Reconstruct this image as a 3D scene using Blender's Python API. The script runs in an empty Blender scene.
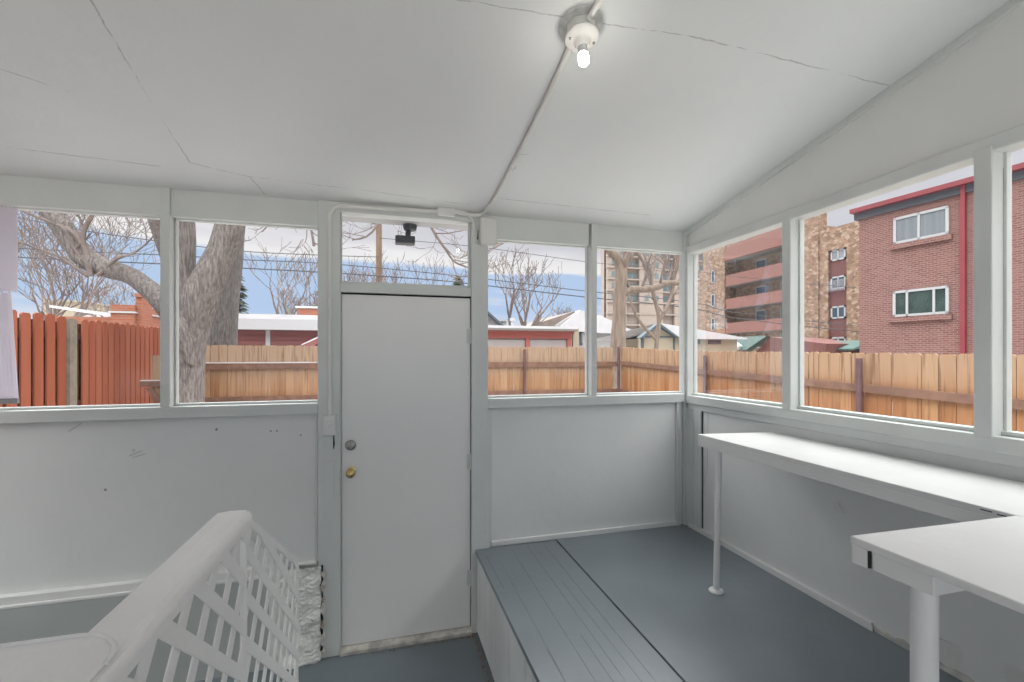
import bpy, bmesh, math, random
from math import sin, cos, pi, radians, sqrt, atan2
from mathutils import Vector, Matrix

SC = bpy.context.scene
COL = SC.collection
# ------------------------------------------------------------------ camera, sky, exposure
F, YAW, HY, H = 449.8, .2674, 355.3, 1.683
cd = bpy.data.cameras.new('camera'); cam = bpy.data.objects.new('camera', cd); COL.objects.link(cam)
cam.location = (0, 0, H); cam.rotation_euler = (pi/2, 0, -YAW)
cd.sensor_width = 36; cd.lens = F/1024*36; cd.shift_y = (HY-341)/1024
cd.clip_start = .02; cd.clip_end = 600
SC.camera = cam
SC.view_settings.view_transform = 'Standard'; SC.view_settings.look = 'None'
SC.view_settings.gamma = 1; SC.view_settings.use_curve_mapping = False
SC.view_settings.exposure = 0.0
SKY_LOW, SKY_HIGH, BULB = .88, 8.0, 60.0
AL = 1.0          # colour multiplier; outdoor colours are darkened to offset the bright overhead sky

w = bpy.data.worlds.new('winter_sky'); SC.world = w; w.use_nodes = True
nt = w.node_tree; nt.nodes.clear()
def N(nt, typ, **kw):
    n = nt.nodes.new(typ)
    for k, v in kw.items():
        if k.startswith('i_'): n.inputs[int(k[2:])].default_value = v
        else: setattr(n, k, v)
    return n
def M(nt, op, a, b=None, c=None, clamp=False):
    n = nt.nodes.new('ShaderNodeMath'); n.operation = op; n.use_clamp = clamp
    for i, x in enumerate((a, b, c)):
        if x is None: continue
        if hasattr(x, 'links'): nt.links.new(x, n.inputs[i])
        else: n.inputs[i].default_value = x
    return n.outputs[0]
def mixc(nt, fac, a, b, mode='MIX'):
    n = nt.nodes.new('ShaderNodeMix'); n.data_type = 'RGBA'; n.blend_type = mode; n.clamp_factor = True
    for idx, x in ((0, fac), (6, a), (7, b)):
        if hasattr(x, 'links'): nt.links.new(x, n.inputs[idx])
        elif isinstance(x, (int, float)): n.inputs[idx].default_value = x
        else: n.inputs[idx].default_value = (*x, 1) if len(x) == 3 else x
    return n.outputs[2]
def smooth(nt, x, lo, hi):
    n = nt.nodes.new('ShaderNodeMapRange'); n.interpolation_type = 'SMOOTHSTEP'
    nt.links.new(x, n.inputs[0]); n.inputs[1].default_value = lo; n.inputs[2].default_value = hi
    return n.outputs[0]
tc = N(nt, 'ShaderNodeTexCoord'); sp = N(nt, 'ShaderNodeSeparateXYZ'); nt.links.new(tc.outputs['Generated'], sp.inputs[0])
mp = N(nt, 'ShaderNodeMapping'); mp.inputs['Scale'].default_value = (1.3, 1.3, 9.0); mp.inputs['Location'].default_value = (.3, .1, .4)
nt.links.new(tc.outputs['Generated'], mp.inputs[0])
n1 = N(nt, 'ShaderNodeTexNoise'); n1.inputs['Scale'].default_value = 1.6; n1.inputs['Detail'].default_value = 6; n1.inputs['Roughness'].default_value = .5
nt.links.new(mp.outputs[0], n1.inputs['Vector'])
z = sp.outputs[2]
n2 = N(nt, 'ShaderNodeTexNoise'); n2.inputs['Scale'].default_value = 3.5; n2.inputs['Detail'].default_value = 5
nt.links.new(mp.outputs[0], n2.inputs['Vector'])
# a cloud deck with a bright rim ends a hand's width above the horizon; blue sky under it fades into winter haze
edge = M(nt, 'ADD', M(nt, 'ADD', .200, M(nt, 'MULTIPLY', sp.outputs[0], -.055)), M(nt, 'MULTIPLY', M(nt, 'SUBTRACT', n1.outputs[0], .5), .12))
below = smooth(nt, M(nt, 'SUBTRACT', edge, z), 0., .018)
blue = M(nt, 'MULTIPLY', below, smooth(nt, M(nt, 'ADD', z, M(nt, 'MULTIPLY', n2.outputs[0], .06)), .05, .16))
blue = M(nt, 'MULTIPLY', blue, M(nt, 'ADD', .35, smooth(nt, n2.outputs[0], .30, .52)), clamp=True)
rimn = nt.nodes.new('ShaderNodeMapRange'); rimn.interpolation_type = 'SMOOTHSTEP'; nt.links.new(M(nt, 'SUBTRACT', z, edge), rimn.inputs[0])
rimn.inputs[1].default_value = .0; rimn.inputs[2].default_value = .05
cloud = mixc(nt, M(nt, 'MULTIPLY', rimn.outputs[0], M(nt, 'ADD', .55, M(nt, 'MULTIPLY', n2.outputs[0], .6)), clamp=True), (1.0, .99, 1.0), (.70, .70, .77))
haze = mixc(nt, below, cloud, (.84, .88, .96))
skyc = mixc(nt, M(nt, 'MULTIPLY', blue, .85), haze, (.48, .67, .96))
up = M(nt, 'MAXIMUM', z, 0.0)
skyc = mixc(nt, smooth(nt, up, .3, .5), skyc, (.93, .935, .925))      # thin bright overcast overhead
stren = M(nt, 'ADD', SKY_LOW, M(nt, 'MULTIPLY', smooth(nt, up, .30, .85), SKY_HIGH-SKY_LOW))
bg = N(nt, 'ShaderNodeBackground'); nt.links.new(skyc, bg.inputs[0]); nt.links.new(stren, bg.inputs[1])
wo = N(nt, 'ShaderNodeOutputWorld'); nt.links.new(bg.outputs[0], wo.inputs[0])

# ------------------------------------------------------------------ geometry of the view -> metres
def ray(u, v):
    r = (u-512)/F; s = (HY-v)/F
    return (sin(YAW)+r*cos(YAW), cos(YAW)-r*sin(YAW), s)
def yp(u, v, Y):
    a, b, c = ray(u, v); t = Y/b; return Vector((a*t, Y, H+c*t))
def xp(u, v, X):
    a, b, c = ray(u, v); t = X/a; return Vector((X, b*t, H+c*t))
D, W = 2.692, 1.988          # inner faces of the window wall and of the right wall
ZP = .506                    # raised platform
def zc(y): return 2.545+.185*(D-y)   # ceiling height
# ------------------------------------------------------------------ materials
MATS = {}
def principled(name):
    m = bpy.data.materials.new(name); m.use_nodes = True
    return m, m.node_tree, m.node_tree.nodes['Principled BSDF']
def mat(name, col, rough=.5, var=.0, vscale=3, bump=0., bscale=60, bdist=.004, metal=0., spec=.5, stretch=None, col2=None, detail=4):
    if name in MATS: return MATS[name]
    col = tuple(x*AL for x in col); col2 = tuple(x*AL for x in col2) if col2 else None
    m, nt, b = principled(name); b.inputs['Roughness'].default_value = rough; b.inputs['Metallic'].default_value = metal
    b.inputs['Specular IOR Level'].default_value = spec
    tc = N(nt, 'ShaderNodeTexCoord'); mp = N(nt, 'ShaderNodeMapping'); nt.links.new(tc.outputs['Object'], mp.inputs[0])
    if stretch: mp.inputs['Scale'].default_value = stretch
    n = N(nt, 'ShaderNodeTexNoise'); n.inputs['Scale'].default_value = vscale; n.inputs['Detail'].default_value = detail
    nt.links.new(mp.outputs[0], n.inputs['Vector'])
    c2 = col2 or tuple(max(0, x*(1-var)) for x in col)
    out = mixc(nt, smooth(nt, n.outputs[0], .3, .7), col, c2)
    nt.links.new(out, b.inputs['Base Color'])
    if bump:
        n3 = N(nt, 'ShaderNodeTexNoise'); n3.inputs['Scale'].default_value = bscale; n3.inputs['Detail'].default_value = 3
        nt.links.new(mp.outputs[0], n3.inputs['Vector'])
        bp = N(nt, 'ShaderNodeBump'); bp.inputs['Strength'].default_value = bump; bp.inputs['Distance'].default_value = bdist
        nt.links.new(n3.outputs[0], bp.inputs['Height']); nt.links.new(bp.outputs[0], b.inputs['Normal'])
    MATS[name] = m; return m
def segmask(nt, P, segs, width, wob=.006, wscale=14):
    """thin irregular lines along the given segments (metres, object space), used for cracks and seams"""
    ns = N(nt, 'ShaderNodeTexNoise'); ns.inputs['Scale'].default_value = wscale; ns.inputs['Detail'].default_value = 5
    nt.links.new(P, ns.inputs['Vector'])
    def V(op, a, b=None):
        n = nt.nodes.new('ShaderNodeVectorMath'); n.operation = op
        for i, x in enumerate((a, b)):
            if x is None: continue
            if hasattr(x, 'links'): nt.links.new(x, n.inputs[i])
            else: n.inputs[i].default_value = x
        return n
    off = V('SUBTRACT', ns.outputs['Color'], (.5, .5, .5)).outputs[0]
    sc_ = V('SCALE', off); sc_.inputs['Scale'].default_value = wob*2
    p = V('ADD', P, sc_.outputs[0]).outputs[0]
    best = None
    for a, b in segs:
        a, b = Vector(a), Vector(b); ba = b-a
        pa = V('SUBTRACT', p, tuple(a)).outputs[0]
        dt = V('DOT_PRODUCT', pa, tuple(ba/ba.length_squared)).outputs['Value']
        h = M(nt, 'MINIMUM', M(nt, 'MAXIMUM', dt, 0.), 1.)
        s = V('SCALE', tuple(ba)); s.inputs[0].default_value = tuple(ba); nt.links.new(h, s.inputs['Scale'])
        d = V('LENGTH', V('SUBTRACT', pa, s.outputs[0]).outputs[0]).outputs['Value']
        best = d if best is None else M(nt, 'MINIMUM', best, d)
    n4 = N(nt, 'ShaderNodeTexNoise'); n4.inputs['Scale'].default_value = 5; nt.links.new(P, n4.inputs['Vector'])
    wd = M(nt, 'MULTIPLY', smooth(nt, n4.outputs[0], .30, .60), width)
    return M(nt, 'SUBTRACT', 1.0, M(nt, 'DIVIDE', best, M(nt, 'ADD', wd, width*.25)), clamp=True)
def painted(name, col, segs=(), width=.003, dark=(.20, .19, .17), rough=.45, var=.05, stains=(), bump=.25, wob=.006):
    """old brushed paint: faint unevenness, brush bump, optional cracks and worn spots"""
    m, nt, b = principled(name); b.inputs['Roughness'].default_value = rough
    tc = N(nt, 'ShaderNodeTexCoord'); P = tc.outputs['Object']
    n = N(nt, 'ShaderNodeTexNoise'); n.inputs['Scale'].default_value = 2.2; n.inputs['Detail'].default_value = 5; nt.links.new(P, n.inputs['Vector'])
    c = mixc(nt, smooth(nt, n.outputs[0], .3, .7), col, tuple(x*(1-var) for x in col))
    if segs:
        mk = segmask(nt, P, segs, width, wob); c = mixc(nt, M(nt, 'MULTIPLY', mk, .8), c, dark)
    for (ctr, rad, scol, amt) in stains:
        vd = N(nt, 'ShaderNodeVectorMath', operation='DISTANCE'); nt.links.new(P, vd.inputs[0]); vd.inputs[1].default_value = ctr
        ns = N(nt, 'ShaderNodeTexNoise'); ns.inputs['Scale'].default_value = 5/rad**.5; ns.inputs['Detail'].default_value = 6; nt.links.new(P, ns.inputs['Vector'])
        k = smooth(nt, M(nt, 'SUBTRACT', M(nt, 'ADD', ns.outputs[0], .35), M(nt, 'DIVIDE', vd.outputs['Value'], rad)), 0., .35)
        c = mixc(nt, M(nt, 'MULTIPLY', k, amt), c, scol)
    nt.links.new(c, b.inputs['Base Color'])
    n3 = N(nt, 'ShaderNodeTexNoise'); n3.inputs['Scale'].default_value = 9; n3.inputs['Detail'].default_value = 6; nt.links.new(P, n3.inputs['Vector'])
    bp = N(nt, 'ShaderNodeBump'); bp.inputs['Strength'].default_value = bump; bp.inputs['Distance'].default_value = .01
    nt.links.new(n3.outputs[0], bp.inputs['Height']); nt.links.new(bp.outputs[0], b.inputs['Normal'])
    return m
def boards(name, col, col2, pitch, axis='X', off=0., rough=.75, grain=(30, 30, 1.2), amt=1.0, edge=None):
    """timber whose tone changes from board to board (boards are real geometry, pitch metres apart)"""
    col = tuple(x*AL for x in col); col2 = tuple(x*AL for x in col2)
    m, nt, b = principled(name); b.inputs['Roughness'].default_value = rough; b.inputs['Specular IOR Level'].default_value = .2
    tc = N(nt, 'ShaderNodeTexCoord'); sp = N(nt, 'ShaderNodeSeparateXYZ'); nt.links.new(tc.outputs['Object'], sp.inputs[0])
    k = M(nt, 'FLOOR', M(nt, 'DIVIDE', M(nt, 'ADD', sp.outputs['XYZ'.index(axis)], off), pitch))
    wn = N(nt, 'ShaderNodeTexWhiteNoise', noise_dimensions='1D'); nt.links.new(k, wn.inputs['W'])
    mp = N(nt, 'ShaderNodeMapping'); mp.inputs['Scale'].default_value = grain; nt.links.new(tc.outputs['Object'], mp.inputs[0])
    cmb = N(nt, 'ShaderNodeCombineXYZ'); nt.links.new(M(nt, 'MULTIPLY', k, 7.3), cmb.inputs[2]); 
    ad = N(nt, 'ShaderNodeVectorMath', operation='ADD'); nt.links.new(mp.outputs[0], ad.inputs[0]); nt.links.new(cmb.outputs[0], ad.inputs[1])
    ns = N(nt, 'ShaderNodeTexNoise'); ns.inputs['Scale'].default_value = 1; ns.inputs['Detail'].default_value = 5; nt.links.new(ad.outputs[0], ns.inputs['Vector'])
    f = M(nt, 'ADD', M(nt, 'MULTIPLY', wn.outputs[0], .55*amt), M(nt, 'MULTIPLY', ns.outputs[0], .6))
    c = mixc(nt, smooth(nt, f, .15, .95), col, col2)
    if edge:      # sun-bleached upper part of the boards, stained lower part
        n5 = N(nt, 'ShaderNodeTexNoise'); n5.inputs['Scale'].default_value = 1.1; n5.inputs['Detail'].default_value = 4; nt.links.new(ad.outputs[0], n5.inputs['Vector'])
        k2 = smooth(nt, M(nt, 'ADD', sp.outputs[2], M(nt, 'MULTIPLY', n5.outputs[0], .5)), edge[0], edge[1])
        c = mixc(nt, M(nt, 'MULTIPLY', k2, .75), c, tuple(x*AL for x in edge[2]))
        c = mixc(nt, M(nt, 'MULTIPLY', smooth(nt, n5.outputs[0], .52, .66), .7), c, tuple(x*AL for x in edge[3]))
    nt.links.new(c, b.inputs['Base Color']); return m
def brickmat(name, c1, c2, mortar, bw, bh, ms=.012, rough=.85, stone=False):
    c1, c2, mortar = (tuple(x*AL for x in c) for c in (c1, c2, mortar))
    m, nt, b = principled(name); b.inputs['Roughness'].default_value = rough; b.inputs['Specular IOR Level'].default_value = .15
    tc = N(nt, 'ShaderNodeTexCoord'); sp = N(nt, 'ShaderNodeSeparateXYZ'); nt.links.new(tc.outputs['Object'], sp.inputs[0])
    cb = N(nt, 'ShaderNodeCombineXYZ'); nt.links.new(M(nt, 'ADD', sp.outputs[0], sp.outputs[1]), cb.inputs[0]); nt.links.new(sp.outputs[2], cb.inputs[1])
    vec = cb.outputs[0]
    if stone:
        vo = N(nt, 'ShaderNodeTexVoronoi'); vo.inputs['Scale'].default_value = 1.0
        mp = N(nt, 'ShaderNodeMapping'); mp.inputs['Scale'].default_value = (1/bw, 1/bh, 1); nt.links.new(vec, mp.inputs[0]); nt.links.new(mp.outputs[0], vo.inputs['Vector'])
        s2 = N(nt, 'ShaderNodeSeparateColor'); nt.links.new(vo.outputs['Color'], s2.inputs[0])
        c = mixc(nt, s2.outputs[0], c1, c2); c = mixc(nt, smooth(nt, s2.outputs[1], .7, .9), c, mortar)
        nt.links.new(c, b.inputs['Base Color']); return m
    br = N(nt, 'ShaderNodeTexBrick'); nt.links.new(vec, br.inputs['Vector'])
    br.inputs['Color1'].default_value = (*c1, 1); br.inputs['Color2'].default_value = (*c2, 1); br.inputs['Mortar'].default_value = (*mortar, 1)
    br.inputs['Scale'].default_value = 1; br.inputs['Brick Width'].default_value = bw; br.inputs['Row Height'].default_value = bh
    br.inputs['Mortar Size'].default_value = ms; br.inputs['Bias'].default_value = 0
    nt.links.new(br.outputs[0], b.inputs['Base Color']); return m
def glassmat(name, tint=(1, 1, 1), refl=.5):
    m = bpy.data.materials.new(name); m.use_nodes = True; nt = m.node_tree; nt.nodes.clear()
    t = N(nt, 'ShaderNodeBsdfTransparent'); t.inputs[0].default_value = (*tint, 1)
    g = N(nt, 'ShaderNodeBsdfGlossy'); g.inputs['Roughness'].default_value = .02; g.inputs[0].default_value = (.9, .95, 1, 1)
    fr = N(nt, 'ShaderNodeFresnel'); fr.inputs[0].default_value = 1.45
    mx = N(nt, 'ShaderNodeMixShader'); nt.links.new(M(nt, 'MULTIPLY', fr.outputs[0], refl), mx.inputs[0])
    nt.links.new(t.outputs[0], mx.inputs[1]); nt.links.new(g.outputs[0], mx.inputs[2])
    o = N(nt, 'ShaderNodeOutputMaterial'); nt.links.new(mx.outputs[0], o.inputs[0]); return m

WHITE = (.72, .738, .728)
m_trim = mat('white_trim_paint', (.63, .66, .645), .42, .06, 3, .35, 25)
m_panel = painted('white_panel_paint', WHITE, var=.05)
m_glass = glassmat('window_glass', refl=.20)
m_white = mat('white_gloss_paint', (.73, .735, .725), .38, .04, 6, .3, 30)
m_conduit = mat('painted_conduit', (.74, .745, .71), .4, .08, 8, .2, 40)
m_brass = mat('brass', (.62, .47, .20), .25, .1, 20, metal=1)
m_steel = mat('nickel', (.36, .35, .34), .3, .1, 20, metal=1)
m_dark = mat('dark_grey_plastic', (.05, .06, .07), .5, .2, 20)
m_black = mat('black_gap', (.02, .02, .02), .9)

# ------------------------------------------------------------------ mesh helpers
class MB:
    def __init__(s): s.v = []; s.f = []; s.sm = []
    def add(s, vs, fs, smooth=False):
        o = len(s.v); s.v += [tuple(v) for v in vs]; s.f += [tuple(i+o for i in f) for f in fs]; s.sm += [smooth]*len(fs); return s
    def box(s, x0, x1, y0, y1, z0, z1, mtx=None):
        x0, x1 = sorted((x0, x1)); y0, y1 = sorted((y0, y1)); z0, z1 = sorted((z0, z1))
        vs = [Vector((x, y, z)) for x in (x0, x1) for y in (y0, y1) for z in (z0, z1)]
        if mtx: vs = [mtx @ v for v in vs]
        return s.add(vs, [(0, 1, 3, 2), (4, 6, 7, 5), (0, 4, 5, 1), (2, 3, 7, 6), (0, 2, 6, 4), (1, 5, 7, 3)])
    def prism(s, poly, axis, a0, a1):
        """polygon (2-D) extruded along axis between a0 and a1"""
        n = len(poly)
        def P(p, a): return {'X': (a, p[0], p[1]), 'Y': (p[0], a, p[1]), 'Z': (p[0], p[1], a)}[axis]
        vs = [P(p, a0) for p in poly]+[P(p, a1) for p in poly]
        fs = [tuple(range(n)), tuple(range(2*n-1, n-1, -1))]+[(i, i+n, (i+1) % n+n, (i+1) % n) for i in range(n)]
        return s.add(vs, fs)
    def tube(s, pts, rad, seg=10, cap=True, close=False):
        pts = [Vector(p) for p in pts]; n = len(pts)
        rs = rad if isinstance(rad, (list, tuple)) else [rad]*n
        up = None; vs = []
        for i, p in enumerate(pts):
            t = (pts[min(i+1, n-1)]-pts[max(i-1, 0)]).normalized()
            if up is None:
                up = Vector((0, 0, 1)) if abs(t.z) < .9 else Vector((1, 0, 0))
            a = t.cross(up)
            if a.length < 1e-4: a = t.orthogonal()
            a.normalize(); b = a.cross(t).normalized(); up = b
            for k in range(seg):
                q = 2*pi*k/seg; vs.append(p+(a*cos(q)+b*sin(q))*rs[i])
        fs = [(i*seg+k, i*seg+(k+1) % seg, (i+1)*seg+(k+1) % seg, (i+1)*seg+k) for i in range(n-1) for k in range(seg)]
        if cap: fs += [tuple(range(seg-1, -1, -1)), tuple((n-1)*seg+k for k in range(seg))]
        return s.add(vs, fs, True)
    def lathe(s, prof, mtx=None, seg=24):
        """profile of (radius, height) turned about the local z axis"""
        vs = []; mtx = mtx or Matrix()
        for r, h in prof:
            for k in range(seg):
                q = 2*pi*k/seg; vs.append(mtx @ Vector((r*cos(q), r*sin(q), h)))
        n = len(prof)
        fs = [(i*seg+k, i*seg+(k+1) % seg, (i+1)*seg+(k+1) % seg, (i+1)*seg+k) for i in range(n-1) for k in range(seg)]
        fs += [tuple(range(seg-1, -1, -1)), tuple((n-1)*seg+k for k in range(seg))]
        return s.add(vs, fs, True)
    def build(s, name, m, parent=None, bevel=0., loc=None, segs=2):
        me = bpy.data.meshes.new(name); me.from_pydata(s.v, [], s.f)
        me.polygons.foreach_set('use_smooth', s.sm); me.materials.append(m)
        bm = bmesh.new(); bm.from_mesh(me); bmesh.ops.recalc_face_normals(bm, faces=bm.faces); bm.to_mesh(me); bm.free()
        o = bpy.data.objects.new(name, me); COL.objects.link(o)
        if loc: o.location = loc
        if parent: o.parent = parent
        if bevel:
            b = o.modifiers.new('bevel', 'BEVEL'); b.width = bevel; b.segments = segs; b.limit_method = 'ANGLE'; b.angle_limit = radians(40)
        if any(s.sm) and not all(s.sm): me.set_sharp_from_angle(angle=radians(40))
        elif all(s.sm): me.set_sharp_from_angle(angle=radians(50))
        return o
def tag(o, label, cat, group=None, kind=None):
    o['label'] = label; o['category'] = cat
    if group: o['group'] = group
    if kind: o['kind'] = kind
    return o
def empty(name, loc, label, cat, group=None, kind=None, rz=0.):
    o = bpy.data.objects.new(name, None); COL.objects.link(o); o.location = loc; o.rotation_euler[2] = rz
    o.empty_display_size = .1
    return tag(o, label, cat, group, kind)
def arc(cx, cz, r, a0, a1, n=8): return [(cx+r*cos(a0+(a1-a0)*i/n), cz+r*sin(a0+(a1-a0)*i/n)) for i in range(n+1)]
def S(o, label, cat): return tag(o, label, cat, None, 'structure')

# ================================================================== THE ROOM
XL, YF = -2.30, -1.15        # left wall and house wall (behind the photographer)
m_floor = painted('grey_floor_paint', (.165, .195, .22), rough=.38, var=.14, bump=.15)
S(MB().box(XL-.1, W+.1, YF-.1, D+.12, -.08, 0).build('floor', m_floor), 'low grey painted floor in front of the door', 'floor')
# ceiling: sloping board ceiling, highest at the house
segs = [((-.30, .2, 0), (-.859, 1.625, 0)), ((-.859, 1.625, 0), (-.89, 2.10, 0)), ((-.89, 2.10, 0), (-.904, 2.447, 0)),
        ((-.904, 2.447, 0), (-.673, 2.52, 0)), ((-.673, 2.52, 0), (-.1, 2.55, 0)), ((-.1, 2.55, 0), (.458, 2.60, 0)),
        ((-1.7, 2.46, 0), (-1.05, 2.50, 0)), ((.62, 2.5, 0), (1.6, 2.53, 0)), ((-.673, 2.52, 0), (-.64, 2.68, 0)),
        ((-2.3, 1.42, 0), (.5, 1.375, 0)), ((.60, 1.372, 0), (1.05, 1.345, 0)), ((1.05, 1.345, 0), (W, 1.372, 0)),
        ((-1.35, 1.95, 0), (-1.15, 2.05, 0)), ((.60, 2.1, 0), (.66, 2.08, 0))]
segs = [s for s in segs if not (s[0][0] < -2)]
segs.append(((-.5, 1.42, 0), (.58, 1.372, 0)))
def flat_p(nt, P):
    m_ = N(nt, 'ShaderNodeVectorMath', operation='MULTIPLY'); nt.links.new(P, m_.inputs[0]); m_.inputs[1].default_value = (1, 1, 0); return m_.outputs[0]
m_ceil, nt_, b_ = principled('ceiling_paint'); b_.inputs['Roughness'].default_value = .5
tc_ = N(nt_, 'ShaderNodeTexCoord'); P_ = flat_p(nt_, tc_.outputs['Object'])
nz = N(nt_, 'ShaderNodeTexNoise'); nz.inputs['Scale'].default_value = 1.7; nz.inputs['Detail'].default_value = 5; nt_.links.new(P_, nz.inputs['Vector'])
cc = mixc(nt_, smooth(nt_, nz.outputs[0], .3, .7), (.72, .735, .735), (.69, .71, .71))
mk = segmask(nt_, P_, segs, .0032, .008, 16)
cc = mixc(nt_, M(nt_, 'MULTIPLY', mk, .75), cc, (.22, .21, .18)); nt_.links.new(cc, b_.inputs['Base Color'])
nb = N(nt_, 'ShaderNodeTexNoise'); nb.inputs['Scale'].default_value = 3.0; nb.inputs['Detail'].default_value = 4; nt_.links.new(P_, nb.inputs['Vector'])
bp_ = N(nt_, 'ShaderNodeBump'); bp_.inputs['Strength'].default_value = .35; bp_.inputs['Distance'].default_value = .03
nt_.links.new(nb.outputs[0], bp_.inputs['Height']); nt_.links.new(bp_.outputs[0], b_.inputs['Normal'])
S(MB().prism([(YF-.1, zc(YF-.1)), (D+.12, zc(D+.12)), (D+.12, zc(D+.12)+.14), (YF-.1, zc(YF-.1)+.14)], 'X', XL-.12, W+.10).build('ceiling', m_ceil),
  'sloping white painted ceiling with hairline cracks', 'ceiling')

# ---- window wall (facing the camera)
YG = D+.075                 # plane of the glass
YO = D+.088                 # outer face
SB, ST = 1.358, 1.418       # sill board bottom/top
HB, HT = 2.402, 2.56
m_lowleft = painted('left_panel_paint', WHITE, segs=[((-1.27, D+.02, 1.175), (-1.215, D+.02, 1.195)), ((-1.255, D+.02, 1.165), (-1.20, D+.02, 1.18)), ((-1.52, D+.02, 1.31), (-1.47, D+.02, 1.345))], width=.005, dark=(.40, .41, .40),
                    stains=[((-1.37, D+.02, 1.01), .010, (.15, .13, .12), .8), ((-.88, D+.02, 1.29), .01, (.1, .1, .1), .8), ((-.62, D+.02, 1.27), .006, (.05, .05, .05), .9), ((-.59, D+.02, 1.27), .006, (.05, .05, .05), .9),
                            ((-.47, D+.02, 1.24), .006, (.05, .05, .05), .9), ((-1.25, D+.02, 1.20), .012, (.4, .4, .4), .4)])
wb = MB()
wb.box(XL, -.379, D+.02, YO, .50, SB+.01); wb.box(.585, W, D+.02, YO, 0, SB+.01)
wall_back = S(wb.build('wall_back', m_lowleft), 'white panelled wall under the far windows, either side of the door', 'wall')
wh = MB()
for a, b in ((XL, -1.127), (-1.084, -.379), (.585, 1.264), (1.312, 1.972)):
    wh.box(a, b, D+.012, YO, HB, zc(D+.012))
wh.box(-.264, .483, D+.004, YO, 2.492, zc(D)); wh.box(-.264, .483, D-.004, D+.004, 2.515, zc(D))
S(wh.build('trim_1', m_trim, bevel=.002), 'white header boards above the far windows and the transom', 'trim')
sl = MB()
sl.box(XL, -.379, D-.008, YO-.02, SB, ST); sl.box(.585, 1.975, D-.008, YO-.02, SB, ST)
sl.box(XL, -.379, YG-.028, YG+.008, ST, ST+.012); sl.box(.585, 2.01, YG-.028, YG+.008, ST, ST+.012)
S(sl.build('trim_2', m_trim, bevel=.004), 'white sill board running under the far windows', 'trim')
def post(name, x0, x1, y0, y1, z0, z1, lab, m=m_trim): return S(MB().box(x0, x1, y0, y1, z0, z1).build(name, m, bevel=.004), lab, 'post')
post('trim_3', -1.127, -1.084, D-.004, YO, ST, zc(D), 'white stud between the two far-left windows')
post('trim_4', -.379, -.264, D-.006, YO, 0, zc(D), 'white door jamb post on the knob side of the door')
post('trim_5', .483, .585, D-.006, YO, 0, zc(D), 'white door jamb post on the hinge side of the door')
post('trim_6', 1.274, 1.312, D-.006, YO, ST, zc(D), 'white stud between the two windows right of the door')
post('trim_7', 1.972, W+.02, D-.006, D+.03, ZP, zc(D), 'white corner post where the two window walls meet')
S(MB().box(.60, 1.95, D+.004, D+.03, ZP, ZP+.032).build('baseboard_back', m_white, bevel=.003), 'thin white baseboard at the platform end wall', 'baseboard')
S(MB().box(1.918, 1.942, D+.0, D+.03, ZP, SB).box(.585, .612, D+.004, D+.03, ZP, SB).build('trim_8', m_trim, bevel=.002), 'narrow vertical battens edging the platform end panel', 'trim')
S(MB().box(XL, -.56, D-.014, D+.03, .487, .542).box(XL, -.56, D-.024, D+.03, .487, .503).box(-.56, -.385, D-.016, D+.03, .528, .542).build('trim_9', m_white, bevel=.004), 'white ledge trim above the low foundation, left wall panel', 'trim')
S(MB().box(-.397, -.381, D+.004, D+.03, .542, SB).build('trim_10', m_trim, bevel=.002), 'narrow batten between left wall panel and door jamb', 'trim')

def window(name, lab, box, axis='Y', fr=.02, top=.006, side=.009):
    """one fixed light: stops around a real pane"""
    a0, a1, z0, z1 = box[:4]
    f = MB(); g = MB()
    if axis == 'Y':
        f.box(a0, a0+side, YG-.026, YG+.008, z0, z1); f.box(a1-side, a1, YG-.026, YG+.008, z0, z1); f.box(a0, a1, YG-.026, YG+.008, z1-top, z1)
        g.box(a0+.004, a1-.004, YG, YG+.004, z0, z1-.004)
    else:
        X = box[4] if len(box) > 4 else W+.065
        f.box(X-.02, X+.008, a0, a0+side, z0, z1); f.box(X-.02, X+.008, a1-side, a1, z0, z1); f.box(X-.02, X+.008, a0, a1, z1-top, z1)
        g.box(X, X+.004, a0+.004, a1-.004, z0, z1-.004)
    o = S(f.build(name, m_trim, bevel=.002), lab, 'window'); g.build('glass_pane', m_glass, o); return o
ZW = ST+.010
window('window_1', 'far-left window looking onto the red fence', (XL, -1.127, ZW, HB))
window('window_2', 'window just left of the door, thick trunks outside', (-1.084, -.379, ZW, HB))
window('window_3', 'window just right of the door, low garage outside', (.585, 1.274, ZW, HB))
window('window_4', 'far window next to the room corner', (1.312, 2.003, ZW, HB))
# transom
tr = MB(); tr.box(-.264, .483, D+.002, YO, 2.040, 2.092); tr.box(-.264, .483, D+.05, YO, 2.092, 2.110)
tr.box(-.279, -.262, D+.05, YO, 2.092, 2.50); tr.box(.474, .492, D+.05, YO, 2.092, 2.50)
tr.box(-.264, -.256, D+.03, D+.05, 2.092, 2.49); tr.box(.468, .483, D+.03, D+.05, 2.092, 2.49)
tw = S(tr.build('window_5', m_trim, bevel=.002), 'transom window above the white door', 'window')
MB().box(-.27, .484, YG, YG+.004, 2.10, 2.50).build('glass_pane', m_glass, tw)

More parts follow.
